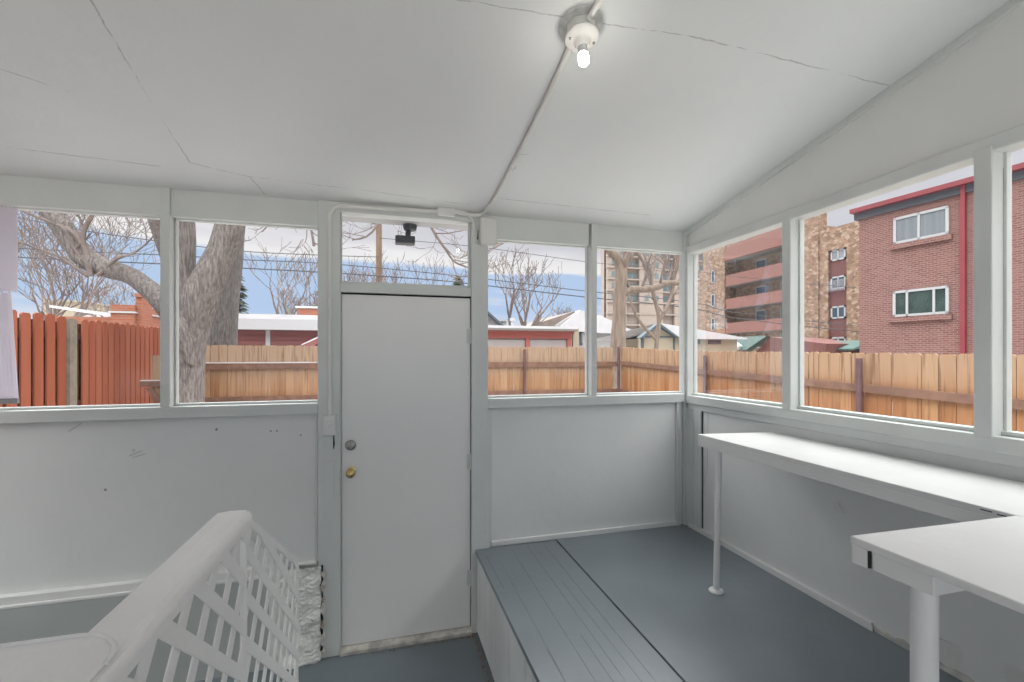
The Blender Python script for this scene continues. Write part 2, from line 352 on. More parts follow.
# ---- door
dr = empty('door_1', (-.264, D+.02, 0), 'flat white exterior door with brass knob and nickel deadbolt', 'door', kind='structure')
m_door = painted('door_paint', (.79, .795, .78), rough=.5, var=.03, bump=.1)
MB().box(.006, .743, 0, .042, .034, 2.030).build('door_slab', m_door, dr, bevel=.003)
MB().box(0, .006, -.004, .04, 0, 2.04).box(.742, .748, .004, .04, 0, 2.04).box(0, .747, .012, .04, 2.028, 2.041).build('door_gap', m_black, dr)
MB().box(.0, .006, -.012, .0, 0, 2.04).build('weather_strip', m_trim, dr)
RX = Matrix.Rotation(pi/2, 4, 'X')
kz = Matrix.Translation((.058, -.001, 1.023)) @ RX
MB().lathe([(.001, -.002), (.026, -.002), (.026, .004), (.012, .008), (.011, .03), (.02, .036), (.026, .048), (.024, .06), (.012, .066), (.001, .067)], kz).build('door_knob', m_brass, dr)['label'] = 'round brass knob'
kd = Matrix.Translation((.055, -.001, 1.172)) @ RX
o = MB().lathe([(.001, -.002), (.030, -.002), (.030, .006), (.024, .012), (.001, .012)], kd).build('deadbolt', m_steel, dr); o['label'] = 'nickel deadbolt plate'
MB().box(.050, .060, -.030, -.012, 1.150, 1.194).build('thumb_turn', m_steel, o, bevel=.003)
for zz in (1.037, .33, 1.80):
    h = MB().box(.722, .752, -.010, 0, zz-.045, zz+.045); h.tube([(.743, -.012, zz-.047), (.743, -.012, zz+.047)], .006, 8)
    h.build('hinge', m_trim, dr, bevel=.001)
m_sill = mat('worn_threshold_wood', (.62, .60, .55), .7, .45, 14, .8, 40)
S(MB().prism([(D-.02, 0), (D+.085, 0), (D+.085, .032), (D+.010, .032), (D-.02, .020)], 'X', -.264, .483).build('trim_11', m_sill, bevel=.002), 'worn wooden threshold under the door', 'threshold')

# ---- foundation, rough painted stone left of the door
def grid(nx, nz, fn):
    vs = [fn(i/nx, j/nz) for j in range(nz+1) for i in range(nx+1)]
    fs = [(j*(nx+1)+i, j*(nx+1)+i+1, (j+1)*(nx+1)+i+1, (j+1)*(nx+1)+i) for j in range(nz) for i in range(nx)]
    return vs, fs
from mathutils import noise
def fnd(s, t):
    x = -.62+(-.362+.62)*s; zz = .526*t
    k = min(1, max(0, (x+.62)/.10))
    lay = noise.noise(Vector((x*12, 3.3, zz*20)))*.016+abs(noise.noise(Vector((x*30, 1.1, zz*42))))*.014+abs(noise.noise(Vector((x*80, 6.1, zz*95))))*.007
    smooth_patch = max(0, 1-(((x+.53)/.07)**2+((zz-.18)/.16)**2))
    k *= (1-min(1, smooth_patch*3))
    edge = max(0, (x+.40)/.038)*(.012+.02*abs(noise.noise(Vector((2.2, 5.1, zz*16)))))
    return (x+(.012*noise.noise(Vector((zz*19, 7, 2))) if s > .97 else 0), D-.020-.012*k-k*lay+edge-.008*(1-t)*k, zz)
vs, fs = grid(70, 90, fnd)
m_stone = painted('whitewashed_stone', (.78, .80, .76), rough=.7, var=.12, bump=.9,
                  segs=[((-.358, D, .48), (-.366, D, .36)), ((-.366, D, .36), (-.352, D, .30)), ((-.352, D, .3), (-.366, D, .16)), ((-.366, D, .16), (-.354, D, .05))], width=.006, wob=.010,
                  stains=[((-.352, D, .41), .022, (.33, .19, .12), .9), ((-.350, D, .28), .03, (.36, .22, .15), .9), ((-.352, D, .13), .028, (.33, .2, .14), .9)])
fb = MB().add(vs, fs, False); fb.box(-.62, -.37, D+.005, YO, 0, .526)
S(fb.build('wall_foundation', m_stone), 'rough whitewashed stone foundation left of the door', 'wall')
S(MB().box(XL, -.62, D-.022, YO, 0, .487).build('wall_plinth', painted('grey_plinth_paint', (.44, .465, .455), rough=.6, var=.10, bump=.6)), 'smooth grey painted plinth under the left wall panel', 'wall')
# broken plaster lumps along the foundation's ragged end
m_chip = mat('broken_brick', (.40, .27, .20), .9, .5, 25, 1, 40, col2=(.72, .71, .66))
random.seed(4)
cb_ = MB()
for zz, r in ((.475, .018), (.405, .036), (.335, .010), (.285, .046), (.195, .022), (.115, .050), (.045, .014)):
    n_ = 9; pts = []
    for k in range(n_):
        q = 2*pi*k/n_; pts.append((-.351+random.uniform(.45, 1)*.014*cos(q), zz+random.uniform(.6, 1)*r*sin(q)))
    cb_.prism(pts, 'Y', D-.026, D-.004)
cb2 = MB()
zz = .52; pts = []
while zz > .03: pts.append((-.364+random.uniform(-.006, .007), zz)); zz -= random.uniform(.012, .045)
cb2.prism(pts+[(-.352, .03), (-.352, .52)], 'Y', D-.018, D-.006); cb2.build('crack', m_black, None).name = 'trim_24'
S(bpy.data.objects['trim_24'], 'black open crack beside the left door jamb foot', 'crack')
S(cb_.build('trim_12', m_chip), 'broken brown masonry edge beside the left door jamb', 'masonry')

# ---- right wall
m_right = painted('right_panel_paint', WHITE, var=.06, segs=[((W+.02, 2.5, .9), (W+.02, 2.49, 1.35)), ((W+.02, 1.62, 1.02), (W+.02, 1.58, .96)), ((W+.02, 1.35, 1.34), (W+.02, .8, 1.345)), ((W+.02, 1.30, .60), (W+.02, 1.15, .62))], width=.003,
                  stains=[((W+.02, 1.60, .98), .05, (.62, .62, .60), .4), ((W+.02, 1.2, .56), .09, (.60, .60, .55), .45), ((W+.02, .98, .60), .07, (.58, .58, .54), .4)])
XO = W+.078
wr = MB(); wr.box(W+.02, XO, YF, D+.11, ZP-.3, SB+.01); wr.box(W+.004, XO, YF, D+.02, HB-.02, HB+.02)
wr.prism([(YF, HB+.01), (D+.11, HB+.01), (D+.11, zc(D+.11)), (YF, zc(YF))], 'X', W+.012, XO)
S(wr.build('wall_right', m_right, loc=(0, 0, 0)), 'white right-hand wall with gable panel above its windows', 'wall')
sr = MB(); sr.box(W-.008, XO-.02, YF, D, SB-.004, ST-.01); sr.box(W+.035, XO, YF, D, ST-.01, ST+.006); sr.box(W+.006, W+.03, YF, D-.01, SB-.045, SB)
S(sr.build('trim_13', m_trim, bevel=.004), 'white sill board under the right-hand windows', 'trim')
S(MB().box(W-.006, W+.05, YF, D, 2.378, 2.435).build('trim_14', m_trim, bevel=.006), 'white header rail above the right-hand windows', 'trim')
S(MB().prism([(YF, zc(YF)-.032), (D, zc(D)-.032), (D, zc(D)), (YF, zc(YF))], 'X', W-.004, W+.014).build('trim_15', m_trim, bevel=.003), 'thin sloping cove strip along the right ceiling edge', 'trim')
post('trim_16', W-.006, XO, 2.668, D, ST-.02, 2.40, 'white stud at the corner end of the right-hand windows')
post('trim_17', W-.008, XO-.02, 1.842, 1.894, ST-.02, 2.40, 'white stud between the first two right-hand windows')
post('trim_18', W-.012, XO-.03, 1.043, 1.094, ST-.02, 2.40, 'white stud at the right edge between balcony view and brick view')
post('trim_19', W-.008, XO-.02, .02, .07, ST-.02, 2.40, 'white stud of the right-hand windows beside the photographer')
window('window_6', 'right-hand window nearest the corner, balconies outside', (1.894, 2.672, ST, 2.385), 'X')
window('window_7', 'middle right-hand window filled by the red brick building', (1.094, 1.842, ST, 2.385), 'X')
window('window_8', 'rightmost window cut off by the picture edge', (.07, 1.043, ST, 2.385), 'X')
window('window_9', 'right-hand window beside the photographer', (YF, .02, ST, 2.385), 'X')
br_ = MB(); br_.box(W-.002, W+.03, 1.455, D-.03, ZP, ZP+.030)
br_.prism([(D-.03, ZP), (D-.03, ZP+.03), (1.455, ZP+.036), (1.44, ZP+.024), (1.44, ZP)], 'X', W-.006, W+.0)
S(br_.build('baseboard_right', m_white, bevel=.002), 'thin white baseboard on the right wall, broken off short', 'baseboard')
rg = MB(); random.seed(9)
ys = [1.44-i*.035 for i in range(70)]
poly = [(1.44, ZP-.002)]+[(y, ZP+.020+random.uniform(-.007, .012)) for y in ys]+[(ys[-1], ZP-.002)]
rg.prism(poly, 'X', W+.006, W+.024)
S(rg.build('trim_20', mat('chipped_plaster', (.62, .62, .58), .9, .25, 18, 1, 40), bevel=0), 'ragged chipped plaster foot of the right wall', 'plaster')
S(MB().box(W+.006, W+.025, 2.545, 2.62, ZP+.03, SB-.04).box(W+.0, W+.025, 2.622, D-.006, ZP, SB-.04).build('trim_21', m_trim, bevel=.002), 'flat vertical boards beside the corner under the right sill', 'trim')
S(MB().box(W+.014, W+.0205, 2.538, 2.5415, ZP+.03, SB-.04).build('trim_22', m_black), 'dark open seams beside the corner boards', 'seam')

# ---- walls outside the picture (left and house side): unseen windows added to light the room
wl = MB(); XI = XL-.10
wl.box(XI, XL, YF, D+.11, 0, .95); wl.box(XI, XL, YF, D+.11, 2.39, zc(D+.11)); wl.box(XI, XL, D-.06, D+.11, .95, 2.39); wl.box(XI, XL, YF, -.9, .95, 2.39); wl.box(XI, XL, .86, .94, .95, 2.39)
wl.prism([(YF, 2.5), (D, 2.5), (D, zc(D)), (YF, zc(YF))], 'X', XI, XL)
S(wl.build('wall_left', m_panel), 'white left wall outside the picture', 'wall')
for nme, a, b in (('window_10', .94, D-.06), ('window_11', -.9, .86)):
    window(nme, 'left wall window outside the picture', (a, b, .95, 2.39, XL-.06), 'X')
S(MB().box(XL-.1, W+.1, YF-.12, YF, 2.35, zc(YF)+.05).box(XL-.1, W+.1, YF-.12, YF, 0, .55).box(XL-.1, -2.0, YF-.12, YF, .55, 2.35).box(1.6, W+.1, YF-.12, YF, .55, 2.35).box(-.26, -.18, YF-.12, YF, .55, 2.35).build('wall_front', m_panel),
  'white wall with added wide windows behind the photographer', 'wall')
wf = MB()
for a, b in ((-2.0, -.26), (-.18, 1.6)):
    wf.box(a, a+.03, YF-.08, YF-.03, .55, 2.35); wf.box(b-.03, b, YF-.08, YF-.03, .55, 2.35); wf.box(a, b, YF-.08, YF-.03, .55, .58); wf.box(a, b, YF-.08, YF-.03, 2.32, 2.35)
wf = S(wf.build('window_added', m_trim), 'unseen wide window added for light behind the photographer', 'window'); MB().box(-2.0, 1.6, YF-.058, YF-.054, .55, 2.35).build('glass_pane', m_glass, wf)  # added opening that brightens the camera-facing surfaces

# ---- raised platform
pf = empty('floor_platform', (.51, 0, 0), 'raised platform with grey painted boards and white plank side', 'platform', kind='structure')
m_deck = painted('grey_deck_paint', (.195, .225, .25), rough=.30, var=.16, bump=.2,
                 segs=[((.36, 2.2, ZP), (.372, 1.3, ZP)), ((.27, 1.75, ZP), (.27, 1.2, ZP)), ((.10, 1.7, ZP), (.11, 1.1, ZP)), ((.04, 2.6, ZP), (.05, 2.2, ZP)), ((.36, 2.66, ZP), (.36, 2.45, ZP))], width=.0035, wob=.002, dark=(.09, .10, .11))
xe = lambda y: -.004+.0165*(D-y)
dk = MB(); random.seed(2); xs = [-.004, .105, .21, .315, .42, .515]
dk.prism([(xe(YF), YF), (xs[1]-.0002, YF), (xs[1]-.0002, D-.002), (xe(D), D-.002)], 'Z', ZP-.025, ZP)
for i in range(1, 5): dk.box(xs[i]+.0002, xs[i+1]-.0002, YF, D-.002, ZP-.025, ZP)
dk.build('deck_boards', m_deck, pf, bevel=.0007, segs=1)
MB().box(.522, W-.51+.02, YF, D+.02, ZP-.02, ZP+.002).build('deck_sheet', m_deck, pf, bevel=.002, segs=1)
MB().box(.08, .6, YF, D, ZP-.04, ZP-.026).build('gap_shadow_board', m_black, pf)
m_side = painted('side_plank_paint', (.72, .74, .74), rough=.5, var=.18, bump=.6)
sd = MB(); y = D-.01; random.seed(6)
while y > YF:
    wd = random.choice((.09, .14, .24)); y2 = max(YF, y-wd+.005); g_ = random.uniform(0, .008); sd.prism([(xe(y)+.008, y), (xe(y2)+.008, y2), (xe(y2)+.024, y2), (xe(y)+.024, y)], 'Z', .010+g_, ZP-.0255); y -= wd
sd.build('side_planks', m_side, pf, bevel=.002)
MB().prism([(xe(D)+.025, D), (xe(YF)+.025, YF), (xe(YF)+.035, YF), (xe(D)+.035, D)], 'Z', 0, ZP-.026).build('side_backing', m_black, pf)
m_debris = mat('dry_debris', (.30, .22, .15), .95, .5, 60, 1, 90)
random.seed(11); db = MB()
for i in range(90):
    y = random.uniform(1.9, D-.03); x = .50-abs(random.gauss(0, .008)); r = random.uniform(.002, .006)
    db.tube([(x, y, .001), (x-r, y+r, r*1.5)], [r, r*.6], 5)
for i in range(70):
    x = random.uniform(-.1, .48); y = D-.034-abs(random.gauss(0, .006)); r = random.uniform(.0015, .0045)
    db.tube([(x, y, .001), (x+r, y, r*1.4)], [r, r*.6], 5)
tag(db.build('floor_debris', m_debris), 'brown dry debris along the threshold and platform foot', 'debris', kind='stuff')

# ================================================================== THINGS IN THE ROOM
# ---- counters
ZT = 1.270
def flange(x, y): return MB().lathe([(.001, 0), (.034, 0), (.036, .003), (.033, .009), (.017, .013), (.014, .02), (.001, .02)], Matrix.Translation((x, y, 0)))
t1 = empty('wall_counter', (1.59, 1.89, ZP+.002), 'long white counter shelf along the right wall on one thin pole', 'counter')
def loc(o, p): return tuple(Vector(p)-Vector(p))
tb = MB(); z0 = ZT-ZP-.002
cx0, cy0 = 1.59, 1.89
tb.prism([(1.565-cx0, 2.019-cy0), (W+.004-cx0, 1.965-cy0), (W+.004-cx0, -.6-cy0), (1.565-cx0, -.6-cy0)], 'Z', z0-.022, z0)
tb.build('counter_top', m_white, t1, bevel=.003)
tf = MB(); tf.box(-.025, -.005, -2.49, .128, z0-.062, z0-.020); tf.prism([(-.01, .127), (.398, .073), (.398, .055), (-.01, .105)], 'Z', z0-.062, z0-.02)
tf.build('edge_fascia', m_white, t1, bevel=.003)
MB().box(.31, .395, -2.49, .05, z0-.065, z0-.022).build('wall_cleat', m_white, t1, bevel=.002)
MB().box(-.0262, -.0245, -1.065, -1.04, z0-.010, z0-.0075).build('slot', m_black, t1); MB().box(-.0262, -.0245, -1.095, -1.075, z0-.012, z0-.0095).build('slot', m_black, t1)
lg = MB().tube([(-.018, 0, .005), (.006, .01, z0-.022)], .0150, 16); lg.build('leg', m_white, t1)
flange(-.018, 0).build('foot_flange', m_white, t1)
# near counter (peninsula)
t2 = empty('peninsula_counter', (1.062, .668, ZP+.002), 'white counter end jutting into the room on a thick pole', 'counter')
x0, y0 = 1.062, .668
MB().prism([(1.020-x0, .790-y0), (1.562-x0, .777-y0), (1.562-x0, -.6-y0), (1.004-x0, -.6-y0)], 'Z', z0-.018, z0).build('counter_top', m_white, t2, bevel=.003)
tf = MB(); tf.box(1.020-x0, 1.562-x0, .750-y0, .787-y0, z0-.060, z0-.017); tf.build('back_fascia', m_white, t2, bevel=.002)
MB().box(1.024-x0, 1.15-x0, .628-y0, .745-y0, z0-.058, z0-.018).build('cleat', m_white, t2, bevel=.002)
MB().box(1.0185-x0, 1.024-x0, .7455-y0, .7495-y0, z0-.056, z0-.019).build('joint_gap', m_black, t2)
MB().tube([(0, 0, .005), (0, 0, z0-.058)], .0225, 20).build('leg', m_white, t2)
flange(0, 0).build('foot_flange', m_white, t2)

# ---- ceiling light
cx, cy = .620, 1.392; czz = zc(cy)
nrm = Vector((0, -.185, -1)).normalized()
rot = nrm.to_track_quat('Z', 'Y').to_matrix().to_4x4()
cl = empty('ceiling_light', (cx, cy, czz), 'bare lit bulb in a round white porcelain ceiling fixture', 'light')
MB().lathe([(.001, 0), (.074, 0), (.072, .003), (.001, .004)], rot, 32).build('mounting_patch', mat('patch_plaster', (.70, .71, .68), .7, .3, 30, .6, 40), cl)
MB().lathe([(.001, .003), (.050, .003), (.050, .040), (.001, .040)], rot, 8).build('junction_box', m_conduit, cl, bevel=.003)
MB().lathe([(.001, .040), (.054, .040), (.057, .046), (.053, .053), (.034, .058), (.024, .068), (.021, .080), (.018, .082), (.001, .082)], rot, 32).build('lamp_holder', mat('porcelain', (.80, .79, .76), .2, .03, 10), cl)
for s in (-1, 1): MB().lathe([(.001, .05), (.005, .05), (.004, .06), (.001, .061)], rot @ Matrix.Translation((s*.042, 0, 0)), 10).build('screw', m_steel, cl)
m_bulb = bpy.data.materials.new('lit_bulb'); m_bulb.use_nodes = True; nb_ = m_bulb.node_tree; nb_.nodes.clear()
e_ = N(nb_, 'ShaderNodeEmission'); e_.inputs[0].default_value = (1, .95, .86, 1); e_.inputs[1].default_value = BULB
o_ = N(nb_, 'ShaderNodeOutputMaterial'); nb_.links.new(e_.outputs[0], o_.inputs[0])
bl = MB().lathe([(.001, .080), (.0145, .081), (.0155, .090), (.0165, .110), (.001, .111)], rot, 20).build('bulb_base', m_white, cl)
MB().lathe([(.0155, .111), (.0172, .120), (.0175, .134), (.0165, .141), (.012, .147), (.001, .149)], rot, 20).build('bulb', m_bulb, cl)

# ---- surface conduit and boxes
def curve(pts, n=6):
    """smooth a polyline through its points"""
    P = [Vector(p) for p in pts]; out = []
    for i in range(len(P)-1):
        p0 = P[max(i-1, 0)]; p1 = P[i]; p2 = P[i+1]; p3 = P[min(i+2, len(P)-1)]
        for k in range(n):
            t = k/n; out.append(.5*((2*p1)+(-p0+p2)*t+(2*p0-5*p1+4*p2-p3)*t*t+(-p0+3*p1-3*p2+p3)*t**3))
    out.append(P[-1]); return out
def conduit(pts, r, lab, name='conduit'):
    return tag(MB().tube(curve(pts), r, 10).build(name, m_conduit), lab, 'conduit', 'painted surface conduits')
YS = D-.014
conduit([(.612, cy+.055, czz-.022), (.612, 1.7, zc(1.7)-.0125), (.596, 2.2, zc(2.2)-.0125), (.578, 2.50, zc(2.5)-.0125), (.560, 2.62, zc(2.6)-.014), (.545, 2.668, 2.537), (.50, YS, 2.528), (.44, YS, 2.531), (.378, YS, 2.536)], .0110,
        'white conduit running down the ceiling from the bulb to the transom')
conduit([(.622, cy-.055, czz-.018), (.635, cy-.10, zc(cy-.1)-.014), (.665, 1.0, zc(1.0)-.012), (.70, .3, zc(.3)-.012), (.72, YF, zc(YF)-.012)], .010,
        'white conduit crossing the ceiling above the bulb toward the house')
conduit([(-.316, YS, 1.352), (-.316, YS, 1.8), (-.316, YS, 2.40), (-.312, YS, 2.47), (-.285, YS, 2.508), (-.24, YS, 2.518), (0, YS, 2.524), (.276, YS, 2.532)], .0110,
        'white conduit bending over the transom down to the light switch')
conduit([(.378, YS, 2.546), (.44, YS, 2.540), (.478, YS, 2.512), (.497, YS, 2.46), (.508, YS, 2.38), (.512, YS, 2.36)], .0075,
        'short white conduit curving down beside the rounded cover box')
tag(MB().box(.276, .380, D-.034, D-.002, 2.508, 2.575).build('junction_box', m_white, bevel=.004), 'small white junction box above the transom', 'junction box')
tag(MB().box(.528, .634, D-.048, D-.006, 2.345, 2.515).build('cover_box', mat('aged_white_plastic', (.67, .68, .65), .4, .05, 8), bevel=.014, segs=4), 'tall rounded plastic box right of the transom', 'box')
sw = empty('light_switch', (-.316, D-.006, 1.297), 'white surface-mounted light switch beside the door', 'switch')
MB().box(-.033, .032, -.030, 0, -.056, .055).build('switch_box', m_white, sw, bevel=.003)
MB().box(-.018, .018, -.034, -.029, -.035, .035).build('switch_plate', m_white, sw, bevel=.001)
MB().box(-.005, .005, -.042, -.033, -.010, .008).build('toggle', m_white, sw, bevel=.002)
tag(MB().box(-.345, -.292, D-.010, D-.005, .875, 1.095).build('strike_plate', m_trim, bevel=.001), 'flat painted metal plate on the left door jamb', 'plate')
tag(MB().tube([(-.297, D-.009, 1.24), (-.295, D-.010, 1.19), (-.297, D-.009, 1.16)], [.002, .0045, .002], 7).build('cable_end', m_black), 'short black cable end under the light switch', 'cable')
tag(MB().tube([(.522, D-.010, 2.44), (.520, D-.012, 2.40), (.515, D-.013, 2.385)], [.002, .003, .007], 7).build('cable_end', m_black), 'black cable end beside the rounded cover box', 'cable')

hx, hy = .575, 2.18; hz = zc(hy)
tag(MB().tube(curve([(hx+.012, hy, hz+.002), (hx+.012, hy, hz-.018), (hx+.022, hy-.004, hz-.028), (hx+.036, hy-.006, hz-.022), (hx+.040, hy-.006, hz-.010)], 4), .0028, 8).build('ceiling_hook', m_conduit), 'small white cup hook in the ceiling beside the long conduit', 'hook')
# ---- ribbed curtain in window 1
m_fabric = bpy.data.materials.new('ribbed_fabric'); m_fabric.use_nodes = True; nf = m_fabric.node_tree; nf.nodes.clear()
fd = N(nf, 'ShaderNodeBsdfDiffuse'); fd.inputs[0].default_value = (.90, .88, .91, 1); ft = N(nf, 'ShaderNodeBsdfTranslucent'); ft.inputs[0].default_value = (.88, .86, .90, 1)
fm = N(nf, 'ShaderNodeMixShader'); fm.inputs[0].default_value = .6; nf.links.new(fd.outputs[0], fm.inputs[1]); nf.links.new(ft.outputs[0], fm.inputs[2])
fo = N(nf, 'ShaderNodeOutputMaterial'); nf.links.new(fm.outputs[0], fo.inputs[0])
cu = MB(); nx, nz = 60, 2
def curt(zb, zt, xb, xt):
    vs = []; 
    for j, (zz, xr) in enumerate(((zb, xb), (zt, xt))):
        for i in range(nx+1):
            x = -2.02+(xr+2.02)*i/nx; vs.append((x, D+.038+.009*sin(i*pi/1.5), zz))
    b = [(v[0], v[1]+.002, v[2]) for v in vs]; n = nx+1
    fs = [(i, i+1, i+1+n, i+n) for i in range(nx)]; o = len(vs)
    fs += [(i+o, i+n+o, i+1+n+o, i+1+o) for i in range(nx)]+[(i, i+o, i+1+o, i+1) for i in range(nx)]+[(nx, nx+n, nx+n+o, nx+o)]
    cu.add(vs+b, fs)
curt(1.99, 2.395, -1.732, -1.732); curt(1.475, 1.985, -1.728, -1.757)
ct = tag(cu.build('window_curtain', m_fabric), 'narrow ribbed white curtain at the far-left window', 'curtain')
MB().box(-2.02, -1.728, D+.028, D+.045, 1.450, 1.475).build('hem_bar', mat('hem_grey', (.30, .29, .30), .7, .2, 10), ct)

# ---- lattice guard
XG = -.36
def clip(poly, inside, cut):
    out = []
    for i in range(len(poly)):
        a, b = poly[i], poly[(i+1) % len(poly)]
        ia, ib = inside(a), inside(b)
        if ia: out.append(a)
        if ia != ib: out.append(cut(a, b))
    return out
def clip_convex(poly, region):
    n = len(region)
    for i in range(n):
        p, q = region[i], region[(i+1) % n]; ex, ey = q[0]-p[0], q[1]-p[1]
        f = lambda a: ex*(a[1]-p[1])-ey*(a[0]-p[0])
        def cut(a, b, f=f):
            fa, fb = f(a), f(b); t = fa/(fa-fb); return (a[0]+(b[0]-a[0])*t, a[1]+(b[1]-a[1])*t)
        poly = clip(poly, lambda a: f(a) >= -1e-9, cut)
        if len(poly) < 3: return []
    return poly
def lattice(region, ang, pitch, wd, x0, x1, phase):
    mb = MB(); d = (cos(ang), sin(ang)); nrm = (-sin(ang), cos(ang))
    for k in range(-40, 40):
        c = k*pitch+phase
        quad = [(nrm[0]*(c+s)+d[0]*t, nrm[1]*(c+s)+d[1]*t) for s, t in ((-wd/2, -5), (-wd/2, 5), (wd/2, 5), (wd/2, -5))]
        p = clip_convex(quad, region)
        if len(p) >= 3: mb.prism(p, 'X', x0, x1)
    return mb
gd = empty('stair_guard', (XG, 1.3, 0), 'white lattice guard with thick top rail at lower left', 'guard rail')
m_lat = painted('lattice_paint', (.86, .86, .845), rough=.5, var=.05, bump=.5)
m_rail = painted('thick_rail_paint', (.88, .88, .87), rough=.42, var=.05, bump=1.0)
PK = 1.30-1.3
reg1 = [(-.62, .02), (-.015, .02), (-.015, 1.245), (-.62, 1.245)]
reg2 = [(-.002, .02), (.700, .02), (.700, .832), (-.002, 1.262)]
A1, A2 = radians(-41), radians(50)
def phase(u, v, ang):
    p = xp(u, v, XG+.005); return -sin(ang)*(p.y-1.3)+cos(ang)*p.z
for reg, p1, p2 in ((reg1, (244, 581.3), (229.3, 588)), (reg2, (257.3, 566.7), (257.9, 550.7))):
    lattice(reg, A1, .0905, .0315, .0035, .007, phase(*p1, A1)).build('lattice_strips', m_lat, gd, bevel=.001, segs=1)
    lattice(reg, A2, .108, .036, .0, .0035, phase(*p2, A2)).build('lattice_cross_strips', m_lat, gd, bevel=.001, segs=1)
cap = MB(); sec = [(-.062, .0), (-.062, -.020), (-.055, -.040), (.010, -.046), (.019, -.034), (.021, -.012), (.014, -.002), (.004, .003), (-.03, .004)]
cap.prism([(x, 1.283+zz) for x, zz in sec], 'Y', -1.0, .0)
cap.build('top_rail', m_rail, gd, bevel=.006, segs=3)
sl2 = MB(); a_ = atan2(.825-1.268, .716)
sl2.prism([(-.004, 1.250), (-.004, 1.278), (.702, .846), (.702, .818)], 'X', -.032, .006)
sl2.build('sloping_rail', m_lat, gd, bevel=.004)
MB().box(-.006, .009, -.014, -.002, .02, 1.245).build('joint_batten', m_lat, gd, bevel=.003)
MB().box(-.004, .005, .690, .702, .0, .83).build('end_batten', m_lat, gd, bevel=.002)
MB().box(-.05, -.006, -.62, -.575, 0, 1.245).build('post', m_lat, gd, bevel=.003)
# boxed ledge returning to the left wall
lb = empty('boxed_ledge', (-1.3, .58, 0), 'white boxed ledge with raised lip at bottom left corner', 'ledge')
ZL = 1.306
def on_z(u, v, z): a, b, c = ray(u, v); t = (z-H)/c; return (a*t, b*t)
ex, ey = on_z(99, 634, ZL); ex += 1.3; ey -= .58
lt = MB(); lt.prism([(-.95, 1.2885), (ex+.030, 1.2885), (ex+.026, 1.293), (ex, ZL), (-.95, ZL)], 'Y', -.45, ey); lt.build('ledge_top', m_rail, lb, bevel=.004, segs=3)
lt = MB(); lt.tube([(-.95, ey, ZL+.001), (ex-.02, ey, ZL+.001), (ex, ey-.001, ZL-.001), (ex+.014, ey-.005, ZL-.006), (ex+.024, ey-.014, ZL-.011), (ex+.029, ey-.028, ZL-.014), (ex+.030, ey-.045, ZL-.016)], .0035, 8); lt.build('ledge_lip', m_rail, lb)
MB().box(-.95, .83, .09, .13, 0, 1.288).build('ledge_panel', m_lat, lb, bevel=.002)

# ================================================================== OUTDOORS
m_ground = mat('snowy_lawn', (.52, .52, .54), .9, .35, .35, .4, 3, col2=(.30, .28, .23))
AL = .50
m_snow = mat('snow', (1.0, .99, 1.03), .8, .12, 1.5, .3, 5)
m_bark = mat('grey_bark', (.52, .46, .43), .95, .5, 9, 1.0, 16, bdist=.05, stretch=(5, 5, .8), col2=(.24, .20, .19), detail=9)
m_bark2 = mat('dark_bark', (.34, .31, .30), .95, .45, 9, 1.0, 16, bdist=.05, stretch=(5, 5, .7), col2=(.18, .16, .155), detail=9)
m_twig = mat('twig', (.36, .285, .26), .9, .3, 5)
m_farglass = mat('dark_glass', (.10, .15, .19), .08, .4, .6)

S(MB().box(-120, 160, D+.3, 220, -.30, -.12).box(-120, 160, -60, D+.3, -.30, -.12).build('ground', m_ground), 'winter lawn with patchy snow around the porch', 'ground')
def wave_top(i): return .0
def picket_panel(mb, n, pitch, wd, thick, ztop, zbot, jitter, dog=.026, gap=0):
    for i in range(n):
        x = i*pitch; zt = ztop(x)+random.uniform(-jitter, jitter); w_ = wd*random.uniform(.955, 1.02)
        lean = random.uniform(-.006, .006); y = random.uniform(0, .006)
        mb.prism([(x, zbot), (x+w_, zbot), (x+w_+lean, zt-dog*.9), (x+w_-dog*.3+lean, zt-dog*.3), (x+w_-dog*1.1+lean, zt), (x+dog*1.1+lean, zt), (x+dog*.3+lean, zt-dog*.3), (x+lean, zt-dog*.9)], 'Y', y, y+thick)
    return mb
random.seed(21)
m_cedar = boards('cedar_pickets', (.47, .235, .115), (.68, .41, .235), .14, edge=(1.45, 1.95, (.62, .46, .33), (.28, .15, .09)))
m_cedar2 = boards('cedar_pickets_orange', (.48, .19, .075), (.70, .38, .19), .14, edge=(1.45, 1.95, (.64, .45, .30), (.28, .13, .07)))
m_railwood = mat('stained_rail', (.36, .19, .13), .8, .35, 9, .3, 30)
m_metalpost = mat('rusty_purple_post', (.24, .12, .13), .6, .3, 9)
YFN = 9.36; XRF = 5.10; XLF = -3.70
# far fence (runs along X)
fb = empty('cedar_fence', (XLF, YFN, -.12), 'cedar picket fence across the back, parallel to the door wall', 'fence')
n = int((XRF-XLF)/.14)
picket_panel(MB(), n, .14, .134, .018, lambda x: 1.99, 0, .006).build('picket_panel', m_cedar, fb)
L = XRF-XLF
MB().box(.3, L, -.045, 0, 1.57-.02, 1.57+.085).build('rail', m_railwood, fb)
MB().box(.3, L, -.045, 0, .95, 1.04).build('rail', m_railwood, fb)
MB().box(.3, L, -.045, 0, .30, .39).build('rail', m_railwood, fb)
MB().box(.3, 3.4, -.05, 0, 1.655, 1.675).build('snow_line', m_snow, fb)
for u in (524, 400):
    x = yp(u, 350, YFN).x-XLF
    MB().tube([(x, -.06, 0), (x, -.06, 1.93)], .03, 10).build('post', m_metalpost, fb)
